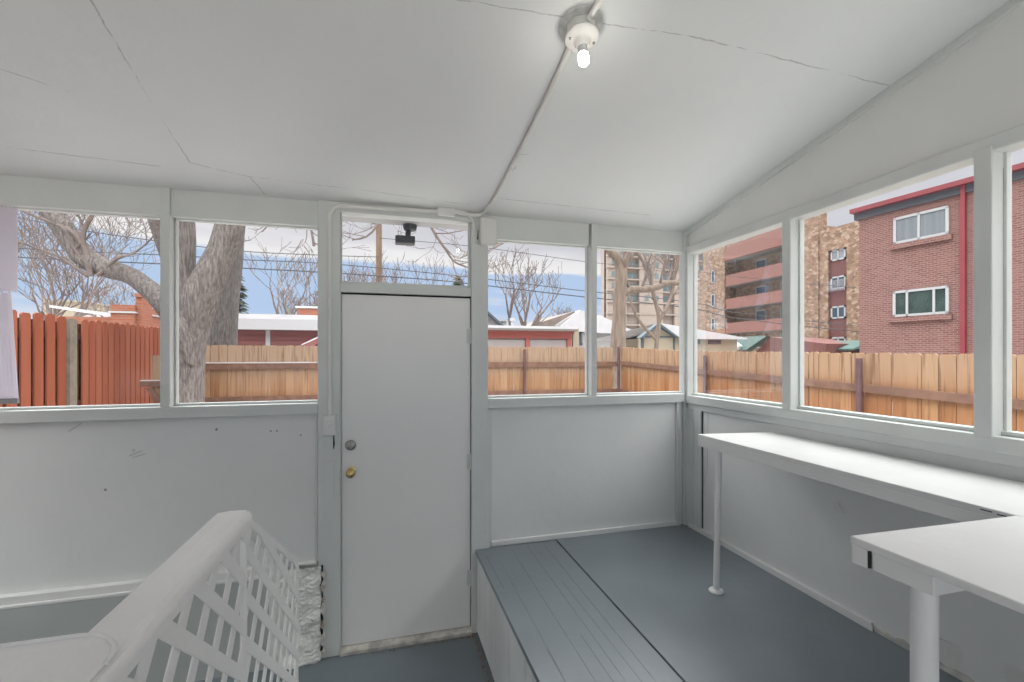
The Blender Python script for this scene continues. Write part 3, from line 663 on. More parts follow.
# right fence (runs along Y): local x axis points towards the camera side
def ztop_r(x):
    Y = YFN-x; return 1.80-(YFN-Y)*.0165-.0+.12+max(0, (Y-7)*.03)
fr = empty('cedar_fence', (XRF+.02, YFN-.10, -.12), 'cedar picket fence outside the right-hand windows', 'fence', rz=-pi/2)
n = int((YFN+6)/.14)
picket_panel(MB(), n, .14, .135, .018, ztop_r, 0, .007).build('picket_panel', m_cedar2, fr)
rz_ = lambda Y: 1.30+(Y-2.75)*.036
def sl_rail(z_of, nm):
    p0, p1 = z_of(YFN), z_of(-6)
    MB().prism([(0, p0+.12), (YFN+6, p1+.12), (YFN+6, p1+.035), (0, p0+.035)], 'Y', -.045, 0).build('rail', m_railwood, fr)
sl_rail(lambda Y: rz_(Y)+.02, 'a'); sl_rail(lambda Y: rz_(Y)-.62, 'b'); sl_rail(lambda Y: rz_(Y)-1.15, 'c')
for u, zt in ((618, 2.06), (703, 1.86), (853, 1.83)):
    Y = xp(u, 350, XRF).y
    MB().tube([(YFN-Y, -.06, 0), (YFN-Y, -.06, zt-.06)], .032, 10).build('post', m_metalpost, fr)
# red fence on the left (runs along Y)
m_redf = boards('red_brown_fence_stain', (.43, .115, .06), (.55, .18, .105), .136, axis='X')
rf = empty('red_fence', (XLF, 9.25, -.12), 'red-brown board-on-board fence outside the far-left window', 'fence', rz=-pi/2)
n = 72
random.seed(5)
a = MB(); xs_ = []; x = 0.
while x < 10.8:
    near = x > 2.60; pit = .182 if near else .136
    xs_.append((x, pit)); x += pit
    if not (2.44 < xs_[-1][0] < 2.66):
        x_ = xs_[-1][0]; zt = 2.26+random.uniform(-.012, .012); w_ = .130 if near else .112
        a.prism([(x_, 0), (x_+w_, 0), (x_+w_, zt-.02), (x_+w_-.02, zt), (x_+.02, zt), (x_, zt-.02)], 'Y', .0, .018)
a.build('board_panel', m_redf, rf)
b = MB()
for x_, pit in xs_[::1]: b.box(x_+pit*.45, x_+pit*1.22, -.085, -.067, 0, 2.20)
m_redshade = boards('red_fence_shade', (.10, .035, .025), (.14, .05, .035), .136)  # darker copy of the stain, shade of the gaps put into the colour
b.build('rear_boards', m_redshade, rf)
for zz in (.35, 1.15, 2.0): MB().box(0, n*.151, -.065, -.002, zz, zz+.09).build('rail', m_redshade, rf)
MB().box(2.575, 2.705, -.0, .045, 0, 2.24).build('grey_post', mat('weathered_grey_wood', (.40, .34, .27), .9, .3, 12), rf)['label'] = 'weathered grey post'
# short cedar screen near the trunk, seen through window 1
sc_ = empty('cedar_screen', (yp(151, 360, 7.9).x, 7.9, -.12), 'short cedar picket section in front of the red fence corner', 'fence')
x1_ = yp(172, 360, 7.9).x-yp(151, 360, 7.9).x
picket_panel(MB(), 3, .165, .155, .018, lambda x: 1.80, 0, .004).build('picket_panel', m_cedar, sc_)
MB().box(-.12, .6, -.04, 0, 1.34, 1.42).build('rail', m_railwood, sc_); MB().box(-.12, .6, -.045, 0, 1.42, 1.436).build('snow_cap', m_snow, sc_)
MB().add([(-.05, -.05, 1.32), (.04, -.05, 1.32), (.42, -.05, .6), (.33, -.05, .6), (-.05, -.02, 1.32), (.04, -.02, 1.32), (.42, -.02, .6), (.33, -.02, .6)],
         [(0, 1, 2, 3), (7, 6, 5, 4), (0, 4, 5, 1), (1, 5, 6, 2), (2, 6, 7, 3), (3, 7, 4, 0)]).build('brace', m_railwood, sc_)

# ---- trees
def grow(mb, p, d, length, r, depth, rng, spread=.6, droop=0., minr=.004, up=.12):
    pts = [p]; rs = [r]; q = p; n = 4; dd = d.copy()
    for i in range(n):
        dd = (dd+Vector((rng.uniform(-.22, .22), rng.uniform(-.22, .22), rng.uniform(-.16, .2)+up*.3-droop*.1))).normalized()
        q = q+dd*length/n; pts.append(q); rs.append(max(minr, r*(1-.42*(i+1)/n)))
    mb.tube(pts, rs, 8 if r > .05 else (5 if r > .015 else 3), cap=False)
    if depth <= 0: return
    k = rng.choice((2, 3, 3)) if depth > 1 else rng.choice((2, 3))
    for j in range(k):
        i = n if j < 1 else rng.choice((2, 3, 4)); ax = Vector((rng.uniform(-1, 1), rng.uniform(-1, 1), rng.uniform(-.3, .8))).normalized()
        nd = (dd*(1-spread*.55)+ax*spread+Vector((0, 0, up-droop))).normalized()
        grow(mb, pts[i], nd, length*rng.uniform(.62, .85), max(minr, rs[i]*rng.uniform(.55, .75)), depth-1, rng, spread, droop, minr, up)
def bare_tree(base, height, r, seed, lab, spread=.6, depth=5, m=m_bark, fork=.3, minr=.006, up=.16):
    rng = random.Random(seed)
    t = empty('bare_tree', base, lab, 'tree', 'bare winter trees behind the fences')
    tk = MB(); hh = height*fork
    pts = [Vector((0, 0, 0)), Vector((rng.uniform(-.1, .1)*r*4, 0, hh*.5)), Vector((rng.uniform(-.2, .2)*r*4, rng.uniform(-.1, .1), hh))]
    tk.tube(pts, [r*1.15, r, r*.85], 10, cap=False); tk.build('trunk', m, t)
    br = MB()
    for j in range(4):
        ang = j*pi/2+rng.uniform(-.5, .5); sp_ = rng.uniform(.35, .9)
        grow(br, pts[-1]-Vector((0, 0, r*.3+j*hh*.06)), Vector((cos(ang)*sp_, sin(ang)*sp_, 1)).normalized(), height*.27, r*.62, depth, rng, spread, 0, minr, up)
    br.build('branches', m_twig if m is not m_bark2 else m, t); return t
def limb(mb, pix, Y, seg=10, dy=0.):
    """pix: (u, v, half-width in pixels); thickness follows the distance"""
    pts = []; rs = []
    for i, (u, v, hw) in enumerate(pix):
        Yi = Y+dy*i; p = yp(u, v, Yi); dd = p.x*sin(YAW)+p.y*cos(YAW); pts.append(p); rs.append(hw*dd/F)
    # smooth
    cp = curve(pts, 4); cr = []
    for i in range(len(rs)-1):
        for k in range(4): cr.append(rs[i]+(rs[i+1]-rs[i])*k/4)
    cr.append(rs[-1]); mb.tube(cp, cr, seg, cap=True); return cp, cr
rng = random.Random(3)
def gv(u, Y):
    a, b, c = ray(u, 355); return HY+F*(H+.13)/(Y/b)
bt = tag(bpy.data.objects.new('old_tree', None), 'big forked grey tree whose limb arches past the far-left window', 'tree'); COL.objects.link(bt)
bt.location = (0, 0, 0)
tk = MB()
p_, r_ = limb(tk, [(188, gv(188, 7.5), 15), (189, 430, 13.5), (189, 400, 13), (191, 345, 13), (199, 300, 17), (209, 279, 15), (222, 250, 12.5), (230, 226, 13), (238, 195, 12), (250, 140, 10), (262, 60, 7)], 7.5, 16)
limb(tk, [(191, 345, 4), (187, 315, 9), (184, 298, 12), (181, 275, 12), (176, 243, 17), (171, 215, 20), (166, 180, 15), (160, 120, 11), (150, 40, 8)], 7.55, 14)
limb(tk, [(191, 365, 3), (184, 340, 7), (174, 318, 10), (160, 299, 10), (145, 286, 9), (129, 275, 8.5), (106, 268, 9.5), (88, 260, 10.5), (75, 245, 9.5), (62, 226, 9.5), (50, 209, 9), (36, 185, 8), (20, 150, 7)], 7.3, 12)
tk.build('trunk', m_bark, bt)
brs = MB()
def twig(pix, Y=7.2, seeds=3, ln=.5, depth=2):
    cp, cr = limb(brs, pix, Y, 6)
    for i in range(3, len(cp), max(1, len(cp)//max(1, seeds))):
        dirn = (cp[min(i+1, len(cp)-1)]-cp[i-1]).normalized()+Vector((rng.uniform(-.8, .8), rng.uniform(-.5, .5), rng.uniform(-.5, .8)))
        grow(brs, cp[i], dirn.normalized(), ln*rng.uniform(.6, 1.2), max(.004, cr[i]*.6), depth, rng, .6, 0, .0035, .02)
twig([(91, 276, 2.5), (88, 262, 3), (84, 248, 3), (72, 232, 2.5), (50, 222, 2), (25, 212, 1.2), (0, 200, 1)])
twig([(97, 276, 1.8), (108, 266, 1.5), (117, 259, 1.3), (135, 252, 1.0), (150, 240, .7), (158, 228, .5)], seeds=5, ln=.35)
twig([(84, 250, 2.5), (83, 235, 2.2), (88, 222, 2), (96, 208, 1.6), (102, 195, 1)], seeds=4, ln=.4)
twig([(88, 276, 2), (76, 268, 2), (68, 262, 1.6), (55, 255, 1.2), (30, 246, 1), (14, 240, .7)], seeds=6, ln=.45)
twig([(250, 140, 6), (300, 100, 4.5), (360, 120, 3), (410, 180, 2), (430, 225, 1.5), (446, 250, 1.2), (455, 262, 1), (470, 268, .7)], seeds=12, ln=.45, depth=3)
twig([(262, 60, 6), (330, 60, 4), (380, 130, 2.5), (395, 190, 1.6), (372, 232, 1.1), (352, 240, .7)], seeds=9, ln=.4, depth=3)
twig([(300, 100, 3), (292, 160, 2), (300, 200, 1.4), (310, 225, 1.0), (314, 246, 1.6)], seeds=6, ln=.3)
twig([(250, 140, 3), (262, 180, 1.6), (275, 212, 1), (262, 232, .6)], seeds=5, ln=.28)
twig([(360, 120, 3), (460, 130, 2.6), (520, 170, 2), (545, 215, 1.4), (515, 236, 1.2), (494, 248, .8)], seeds=9, ln=.4, depth=3)
twig([(150, 40, 5), (120, 100, 3), (110, 160, 2), (122, 205, 1), (130, 225, .6)], seeds=6, ln=.35)
brs.build('branches', m_twig, bt)
MB().lathe([(.001, 0), (.05, .0), (.04, .03), (.001, .04)], Matrix.Translation(yp(190, 284, 7.42)), 10).build('snow_clump', m_snow, bt)
t2_ = tag(bpy.data.objects.new('leaning_tree', None), 'dark straight trunk standing just behind the forked tree and cedar fence', 'tree'); COL.objects.link(t2_)
tk = MB(); cp, cr = limb(tk, [(219, gv(219, 10.1), 17), (219, 345, 16), (222, 300, 15), (227, 260, 14), (231, 225, 12.5), (240, 180, 11), (255, 100, 8)], 10.1, 14); tk.build('trunk', m_bark2, t2_)
b2 = MB(); grow(b2, cp[-1], Vector((.3, 0, 1)), 2.5, .1, 4, rng); b2.build('branches', m_bark2, t2_)
t3 = tag(bpy.data.objects.new('garden_tree', None), 'thick brown trunk with a long side branch behind the fence corner', 'tree'); COL.objects.link(t3)
m_brown = mat('brown_bark', (.42, .32, .25), .9, .4, 4, 1, 22, stretch=(3, 3, .5))
tk = MB()
limb(tk, [(617, gv(617, 12), 8.5), (618, 345, 7.5), (619, 320, 6.5), (620, 290, 6.3), (621, 270, 6), (617, 258, 4.5), (609, 250, 4), (602, 240, 3.5), (590, 215, 2.5)], 12, 12)
cpa, cra = limb(tk, [(620, 275, 5), (625, 262, 4.5), (632, 252, 4), (642, 242, 3), (655, 225, 2)], 12, 10)
cpb, crb = limb(tk, [(621, 296, 4), (630, 290, 3.6), (645, 289, 3.4), (658, 287, 3.2), (667, 283, 2.6), (680, 283, 2.4), (700, 280, 1.5)], 12, 8)
tk.build('trunk', m_brown, t3)
b3 = MB()
for cp, cr in ((cpa, cra), (cpb, crb)):
    for i in range(4, len(cp), 3): grow(b3, cp[i], Vector((rng.uniform(-.4, .9), rng.uniform(-.4, .4), 1)).normalized(), .8, cr[i]*.5, 3, rng, .6, 0, .006)
b3.build('branches', m_twig, t3)
t4 = tag(bpy.data.objects.new('slender_tree', None), 'slender branching tree in front of the beige tower', 'tree'); COL.objects.link(t4)
tk = MB()
limb(tk, [(655, gv(655, 16), 2.5), (656, 350, 2.4), (659, 320, 2.2), (655, 300, 2), (650, 280, 1.8), (643, 262, 1.4), (636, 250, 1)], 16, 8)
limb(tk, [(656, 340, 1.6), (645, 328, 1.6), (636, 315, 1.4), (631, 302, 1.1), (628, 292, .8)], 16, 6)
cp, cr = limb(tk, [(659, 322, 1.8), (668, 305, 1.7), (673, 290, 1.5), (675, 270, 1.2), (680, 252, .9)], 16, 6)
tk.build('trunk', m_brown, t4)
b4 = MB()
for i in range(2, len(cp), 2): grow(b4, cp[i], Vector((rng.uniform(-.7, .7), 0, 1)).normalized(), 1.0, .03, 4, rng, .6, 0, .009)
b4.build('branches', m_twig, t4)
def gp(u, Y): p = yp(u, HY, Y); return (p.x, Y, -.12)
bare_tree(gp(519, 23.6), 7.6, .24, 11, 'wide bare tree behind the low salmon-trimmed garage', .62, 4, minr=.014)
bare_tree(gp(283, 34), 9.6, .24, 5, 'round-crowned bare tree above the snowy long garage', .6, 4, minr=.016)
bare_tree(gp(32, 17), 5.6, .15, 8, 'bushy bare tree behind the red fence by the curtain', .65, 5, minr=.010)
bare_tree(gp(62, 25), 8.2, .16, 15, 'bare tree under the arching limb, beyond the red fence', .6, 5, minr=.010)
bare_tree(gp(118, 24), 5.6, .13, 19, 'small bare tree right under the lowest bend of the limb', .6, 4, minr=.009)
bare_tree(gp(352, 27), 7.4, .14, 23, 'thin bare tree in the left part of the transom', .6, 4, minr=.012)
bare_tree(gp(404, 30), 8.2, .15, 27, 'thin bare tree in the middle of the transom', .55, 4, minr=.013)
bare_tree(gp(567, 40), 5.9, .12, 31, 'low faint bare tree behind the brown roof', .6, 5, minr=.014)
bare_tree(gp(312, 46), 8.0, .16, 37, 'distant bare tree beside the door jamb, above the garage roof', .6, 5, minr=.018)
m_needle = mat('dark_needles', (.06, .085, .07), .95, .5, 3, col2=(.14, .16, .13))
def conifer(base, height, rad, seed, lab):
    rr = random.Random(seed); t = empty('conifer', base, lab, 'tree')
    MB().tube([(0, 0, 0), (0, 0, height*.98)], [.14, .02], 8).build('trunk', m_bark2, t)
    c = MB()
    for i in range(900):
        h = rr.uniform(.12, 1); R = rad*(1-h)**.8*rr.uniform(.35, 1)+.05; a = rr.uniform(0, 2*pi)
        p = Vector((R*cos(a), R*sin(a), height*h)); s = height*.035*rr.uniform(.6, 1.5)
        d = Vector((cos(a), sin(a), -.25))*s; n = Vector((-sin(a), cos(a), 0))*s*.45
        c.add([p-d, p+n, p+d, p-n, p+Vector((0, 0, s*.4))], [(0, 1, 4), (1, 2, 4), (2, 3, 4), (3, 0, 4), (3, 2, 1, 0)])
    c.build('foliage', m_needle, t)
conifer(gp(232, 26), 6.6, 1.5, 3, 'dark conifer peeking out right of the dark trunk')
conifer(gp(458, 32), 7.4, 1.7, 7, 'dark conifer top in the lower right of the transom')

# ---- utility pole and wires
up_ = empty('utility_pole', gp(379, 21), 'brown wooden utility pole seen through the transom', 'pole')
MB().tube([(0, 0, 0), (0, 0, 8.3)], [.16, .125], 12).build('pole', mat('pole_wood', (.40, .27, .19), .9, .4, 3, stretch=(4, 4, .4)), up_)
MB().lathe([(.001, 7.45), (.2, 7.45), (.21, 7.5), (.21, 7.95), (.18, 8.0), (.001, 8.0)], Matrix.Translation((-.50, 0, 0)), 16).build('transformer', mat('pale_grey_metal', (.55, .56, .58), .5), up_)
MB().box(-.5, .1, -.04, .04, 7.66, 7.74).build('bracket', m_dark, up_)
def wire(pix, Y, r, lab):
    pts = curve([yp(u, v, Y) for u, v in pix], 5)
    tag(MB().tube(pts, r, 6).build('power_line', mat('wire_black', (.05, .055, .07), .6)), lab, 'wire', 'overhead wires')
wire([(-900, 165), (-300, 224), (15, 248), (165, 255), (240, 259.5), (318, 263), (379, 268), (440, 274), (490, 279.5), (585, 291), (690, 302), (900, 330), (1500, 380)], 20.8, .020, 'middle overhead wire, just above the lowest one')
wire([(-900, 180), (-300, 238), (15, 257), (165, 264), (240, 268), (318, 272), (379, 276), (440, 280.5), (490, 286), (585, 297), (690, 308), (900, 336), (1500, 390)], 20.8, .026, 'lowest and thickest overhead wire')
wire([(-600, 95), (-200, 176), (15, 217), (80, 230), (165, 242), (240, 251), (318, 255), (379, 257)], 20.8, .018, 'top overhead wire in the far-left window, sloping down to the pole')
wire([(379, 238), (470, 246), (530, 254), (598, 263), (690, 271), (900, 292), (1500, 345)], 20.8, .014, 'topmost overhead wire right of the door')

# ---- buildings
def frame_on(P0, P1):
    """wall frame: origin P0, local x towards P1, local -y faces the porch; returns angle"""
    return atan2(P1[1]-P0[1], P1[0]-P0[0])
def win(par, x0, x1, z0, z1, y, m_fr, fw=.06, mull=(), dep=.06, glass=m_farglass, sign=-1):
    f = MB(); ya, yb = y, y+sign*dep
    f.box(x0, x1, ya, yb, z0, z0+fw); f.box(x0, x1, ya, yb, z1-fw, z1); f.box(x0, x0+fw, ya, yb, z0, z1); f.box(x1-fw, x1, ya, yb, z0, z1)
    for mx in mull: f.box(mx-fw*.4, mx+fw*.4, ya, yb, z0, z1)
    o = f.build('window', m_fr, par); MB().box(x0+fw*.5, x1-fw*.5, ya, ya+sign*dep*.35, z0+fw*.5, z1-fw*.5).build('pane', glass, o); return o
m_cream = mat('cream_siding', (.66, .56, .42), .8, .06, 2)
m_grwall = mat('pale_siding', (.62, .60, .60), .8, .06, 2)
m_bluegrey = mat('blue_grey_trim', (.15, .19, .23), .7)
m_redsid = mat('dusty_red_siding', (.42, .16, .15), .8, .15, 2)
m_salmon = mat('salmon_trim', (.60, .16, .13), .7, .1, 2)
m_gdoor = mat('pale_garage_door', (.62, .56, .55), .7, .08, 2)
m_wtrim = mat('white_far_trim', (.72, .72, .74), .6)
m_redbrick = brickmat('red_brick', (.31, .115, .10), (.42, .19, .16), (.44, .34, .32), .21, .076, .012)
m_orbrick = brickmat('orange_brick', (.50, .16, .09), (.58, .22, .13), (.5, .3, .24), .2, .07, .008)
m_stonew = brickmat('tan_stone_cladding', (.56, .37, .26), (.32, .21, .155), (.66, .51, .39), .27, .19, stone=True)
m_pink = mat('pink_stucco', (.44, .20, .165), .85, .06, 1)
m_beige = mat('beige_tower_panel', (.60, .49, .42), .85, .08, .1)
m_greenroof = mat('green_metal_roof', (.10, .20, .18), .5, .2, 3)

# long garage behind the fence, window 2
Yg = 17.0
def G(u, v, Y): p = yp(u, v, Y); return p
g1 = empty('long_garage', (G(330, 350, Yg).x, Yg, -.12), 'long low garage with dusty red siding and white fascia, left of the door', 'building')
x0 = G(139, 350, Yg).x-g1.location.x; x1 = .9
zf0, zf1 = G(260, 330, Yg).z+.12, G(260, 319.5, Yg).z+.12
sd = MB(); sd.box(x0, x1, .05, 6, 0, zf0)
for i in range(14):
    zz = .3+i*(zf0-.3)/14; sd.box(x0, x1, .03, .06, zz, zz+(zf0-.3)/14-.02)
sd.build('wall', m_redsid, g1)
MB().box(x0-.2, x1+.2, -.35, 6.2, zf0, zf1).build('fascia', m_wtrim, g1)
MB().box(x0-.2, x1+.2, -.33, 6.2, zf1, zf1+.16).build('snow_roof', m_snow, g1)
for u in (268, 120):
    xx = G(u, 340, Yg).x-g1.location.x; MB().box(xx-.07, xx+.07, -.02, .04, 0, zf0).build('corner_board', m_wtrim, g1)
for u, v0, wd in ((217, 307, .7), (311, 309, 1.0)):
    xx = G(u, 310, Yg+4).x-g1.location.x
    c_ = MB().box(xx-wd/2, xx+wd/2, 4-.3, 4.5, zf1, G(u, v0, Yg+4).z+.12).build('chimney', m_orbrick, g1)
    MB().box(xx-wd/2-.06, xx+wd/2+.06, 3.65, 4.55, G(u, v0, Yg+4).z+.12, G(u, v0, Yg+4).z+.2).build('snow_cap', m_snow, c_)
sh = empty('small_shed', (G(322, 350, 14.5).x, 14.5, -.12), 'small shed with sloping dark red roof edge left of the door jamb', 'shed')
zr = lambda u, v: G(u, v, 14.5)
MB().box(-.55, 1.1, .1, 1.4, 0, zr(305, 346).z+.1).build('wall', m_redsid, sh)
a0, a1 = zr(302, 345.5), zr(330, 333)
MB().prism([(a0.x-sh.location.x, a0.z+.12), (a1.x-sh.location.x, a1.z+.12), (a1.x-sh.location.x, a1.z+.02), (a0.x-sh.location.x+.2, a0.z+.02)], 'Y', -.1, 1.6).build('roof', m_redsid, sh)
MB().prism([(a0.x-sh.location.x, a0.z+.12), (a1.x-sh.location.x, a1.z+.12), (a1.x-sh.location.x, a1.z+.18), (a0.x-sh.location.x, a0.z+.15)], 'Y', -.1, 1.6).build('snow_roof', m_snow, sh)

# buildings beyond the red fence, window 1
def house(name, u0, u1, v_eave, v_ridge, Y, dep, m_w, m_r, lab, snow=None, ur=None):
    p0, p1 = G(u0, v_eave, Y), G(u1, v_eave, Y); o = empty(name, (p0.x, Y, -.12), lab, 'building')
    L = p1.x-p0.x; ze = p0.z+.12; zr = G((u0+u1)/2, v_ridge, Y+dep/2).z+.12
    MB().box(0, L, 0, dep, 0, ze).build('wall', m_w, o)
    r0 = MB(); e = .3
    a, b = (.25*L, .75*L) if ur is None else ur
    vs = [(-e, -e, ze), (L+e, -e, ze), (L+e, dep+e, ze), (-e, dep+e, ze), (a, dep/2, zr), (b, dep/2, zr)]
    r0.add(vs, [(0, 1, 5, 4), (1, 2, 5), (2, 3, 4, 5), (3, 0, 4), (3, 2, 1, 0)]); r0.build('roof', m_r, o)
    return o, L, ze, zr
m_shingle = mat('brown_shingles', (.42, .34, .30), .9, .25, 3)
o, L, ze, zr_ = house('distant_house', 58, 142, 322, 309, 30, 8, m_cream, m_shingle, 'distant house with brown hipped roof beyond the red fence')
MB().box(-.1, L+.3, -.36, .1, ze-.02, ze+.12).build('snow_edge', m_snow, o)
tan_b = empty('tan_building', (G(44, 320, 42).x, 42, -.12), 'distant tan brick block left of the hipped roof', 'building')
MB().box(0, 2.6, 0, 4, 0, G(50, 302, 42).z+.12).build('wall', m_cream, tan_b); MB().box(-.1, 2.7, -.1, 4.1, G(50, 302, 42).z+.12, G(50, 300.5, 42).z+.12).build('parapet', m_cream, tan_b)
rb = empty('brick_garage', (G(50, 320, 13.5).x, 13.5, -.12), 'low orange brick garage with snowy roof beyond the red fence', 'building')
xx = lambda u, Y=13.5: G(u, 320, Y).x-rb.location.x
MB().box(0, xx(135), 0, 2.8, 0, G(100, 317, 13.5).z+.12).build('wall', m_orbrick, rb)
MB().prism([(0, G(50, 307.5, 13.5).z+.12), (xx(113), G(113, 317, 13.5).z+.12), (xx(113), G(113, 313.5, 13.5).z+.12), (0, G(50, 305, 13.5).z+.12)], 'Y', -.02, 2.6).build('roof', m_snow, rb)
MB().box(xx(113), xx(136.5), -.1, 2, 0, G(120, 305, 13.5).z+.12).build('tall_bay', m_orbrick, rb)
MB().box(xx(113)-.03, xx(136.5)+.03, -.14, 2.0, G(120, 312.5, 13.5).z+.10, G(120, 312, 13.5).z+.13).build('band', m_wtrim, rb)
ch_ = MB().box(xx(136), xx(142.5), .0, .5, 0, G(140, 296, 13.5).z+.12).build('chimney', m_orbrick, rb)
MB().box(xx(135.5), xx(143), -.05, .55, G(140, 297, 13.5).z+.12, G(140, 293.5, 13.5).z+.12).build('chimney_cap', m_orbrick, ch_)

# garage with salmon trim, window 3
Yg = 15.5
g2 = empty('flat_garage', (G(478, 350, Yg).x, Yg, -.12), 'flat-roofed garage with salmon trim and two pale doors, right of the door', 'building')
X = lambda u: G(u, 340, Yg).x-g2.location.x
Z = lambda v, u=530: G(u, v, Yg).z+.12
MB().box(X(470), X(573), .1, 5.5, 0, Z(331)).build('wall', m_gdoor, g2)
for a, b in ((470, 525.5), (530, 567)): 
    d_ = MB(); 
    for i in range(5): d_.box(X(a), X(b), .05, .1, .05+i*(Z(339)-.05)/5, (i+1)*(Z(339)-.05)/5+.02)
    d_.build('garage_door', m_gdoor, g2)
MB().box(X(470), X(571), -.02, .1, Z(338.5), Z(331)).box(X(470), X(573), -.12, .1, Z(333.5), Z(331)).build('beam', m_salmon, g2)
for u in (527.7, 569): MB().box(X(u)-.08, X(u)+.08, -.04, .1, 0, Z(338)).build('door_post', m_salmon, g2)
MB().box(X(465), X(575), -.3, 5.8, Z(331), Z(329)).build('roof_edge', mat('dark_fascia', (.30, .27, .25), .8), g2)
MB().box(X(465), X(575), -.28, 5.8, Z(329), Z(326.5)).build('snow_roof', m_snow, g2)
vp_ = MB().tube([(X(527), 2, Z(329)), (X(527), 2, Z(315))], .06, 8); vp_.tube([(X(527), 2, Z(317)), (X(527), 2, Z(314))], .11, 8); vp_.build('vent_pipe', m_wtrim, g2)
MB().box(X(574), X(580), .1, 5.5, 0, Z(327)).build('side_wall', m_cream, g2)
# houses behind
Yh = 26
def P3(u, v, Y): return G(u, v, Y)
wh_ = empty('white_house', (G(558, 350, Yh).x, Yh, -.12), 'white gabled house with snowy roof right of the flat garage', 'building')
X = lambda u: G(u, 340, Yh).x-wh_.location.x
Z = lambda v, u=600: G(u, v, Yh).z+.12
MB().prism([(X(556), 0), (X(586), 0), (X(586), Z(326)), (X(578), Z(312)), (X(556), Z(326))], 'Y', 0, 6).build('wall', m_grwall, wh_)
rr_ = MB().prism([(X(528), Z(328)), (X(576), Z(311.5)), (X(579), Z(312.5)), (X(566), Z(328))], 'Y', .3, 6)
rr_.build('brown_roof', m_shingle, wh_)
MB().prism([(X(560), Z(327)), (X(579), Z(311)), (X(600), Z(316)), (X(636), Z(332)), (X(636), Z(334)), (X(600), Z(333)), (X(560), Z(331))], 'Y', -.15, 6).build('snow_roof', m_snow, wh_)
MB().box(X(586), X(640), .2, 6, 0, Z(333)).build('side_wall', m_grwall, wh_)
win(wh_, X(572), X(582), Z(345), Z(331), 0, m_bluegrey, .1); win(wh_, X(622), X(630), Z(344), Z(338), .2, m_bluegrey, .08)
chm = empty('chimney_house', (G(500, 350, 24).x, 24, -.12), 'small white gabled house with square chimney by the hinge jamb', 'building')
X = lambda u: G(u, 340, 24).x-chm.location.x
Z = lambda v, u=505: G(u, v, 24).z+.12
MB().prism([(X(470), 0), (X(502), 0), (X(502), Z(326)), (X(489), Z(314)), (X(470), Z(320))], 'Y', 0, 5).build('wall', m_grwall, chm)
MB().prism([(X(470), Z(320)), (X(487), Z(312)), (X(503), Z(326)), (X(501), Z(327)), (X(487), Z(314.5)), (X(470), Z(321))], 'Y', -.3, 5).build('roof', m_bluegrey, chm)
MB().box(X(504), X(511), 1, 2, 0, Z(318)).box(X(503), X(512), .9, 2.1, Z(320), Z(318)).build('chimney', m_wtrim, chm)
# cream garage with blue trim and snow roof, windows 4 and 6
Yc = 17.5
cg = empty('gabled_garage', (G(642, 350, Yc).x, Yc, -.12), 'cream garage with blue-grey gable trim and snow roof by the room corner', 'building')
X = lambda u: G(u, 340, Yc).x-cg.location.x
Z = lambda v, u=655: G(u, v, Yc).z+.12
MB().prism([(X(642), 0), (X(674), 0), (X(674), Z(337)), (X(656), Z(325)), (X(642), Z(337))], 'Y', 0, .3).build('wall', m_cream, cg)
MB().box(X(674)-.02, X(738), .05, 5, 0, Z(336)).build('side_wall', m_cream, cg)
MB().box(X(641), X(642.5)+.05, -.04, .02, 0, Z(337)).box(X(673), X(674.6), -.04, .02, 0, Z(337)).box(X(642), X(674), -.03, .02, Z(337.6), Z(336)).build('corner_board', m_bluegrey, cg)
MB().prism([(X(637.5), Z(338)), (X(656), Z(323)), (X(677), Z(338)), (X(674.5), Z(338)), (X(656), Z(325.5)), (X(640.5), Z(338.5))], 'Y', -.25, .1).build('barge_board', m_bluegrey, cg)
MB().add([(X(656), -.2, Z(323)), (X(718), 2.5, Z(323.5)), (X(744), -.2, Z(337)), (X(676), -.2, Z(337.5)), (X(656), -.2, Z(324)), (X(744), -.2, Z(338.5)), (X(676), -.2, Z(339)), (X(718), 5, Z(337)), (X(640), 5, Z(337))],
         [(0, 3, 2, 1), (3, 6, 5, 2), (1, 2, 7), (0, 1, 7, 8)]).build('snow_roof', m_snow, cg)
win(cg, X(709), X(721), Z(343.5), Z(338.5), .05, m_bluegrey, .07, mull=(X(715),))
win(cg, X(696), X(700), Z(344), Z(338.5), .05, m_bluegrey, .07)

# beige tower far away
Yt = 104
tw = empty('beige_tower', (G(608, 350, Yt).x, Yt, -.12), 'tall beige apartment tower far behind the corner window', 'building')
X = lambda u: G(u, 340, Yt).x-tw.location.x
Ht = 44
LT = X(790)
bw = MB(); bw.box(0, LT, 1.2, 4, 0, Ht)
bays = [(0, 5.5, .3), (5.5, 9, 1.0), (9, 16, 0), (16, 19.5, 1.0), (19.5, 27, 0), (27, 30.5, 1.0), (30.5, 38, 0), (38, 41.5, 1), (41.5, LT, 0)]
for a, b, y in bays: bw.box(a, b, y, 2, 0, Ht)
for k in range(15): bw.box(-.1, LT+.1, -.15, 1.2, k*2.95+.6, k*2.95+.95)
bw.build('wall', m_beige, tw)
m_tglass = mat('tower_glass', (.30, .38, .40), .25, .2, .2)
wcol = [1.2, 3.6, 6.2, 7.6, 10.5, 13.5, 16.8, 18.2, 21, 24.5, 28, 29.3, 32, 35.5, 39, 43, 46, 49]
for k in range(5, 14):
    for wx in wcol:
        if wx+1.2 > LT: continue
        yy = next(y for a, b, y in bays if a <= wx < b)
        z0_ = k*2.95+1.25
        f_ = MB().box(wx, wx+1.2, yy-.05, yy+.02, z0_, z0_+1.45); f_.build('window', m_tglass, tw)

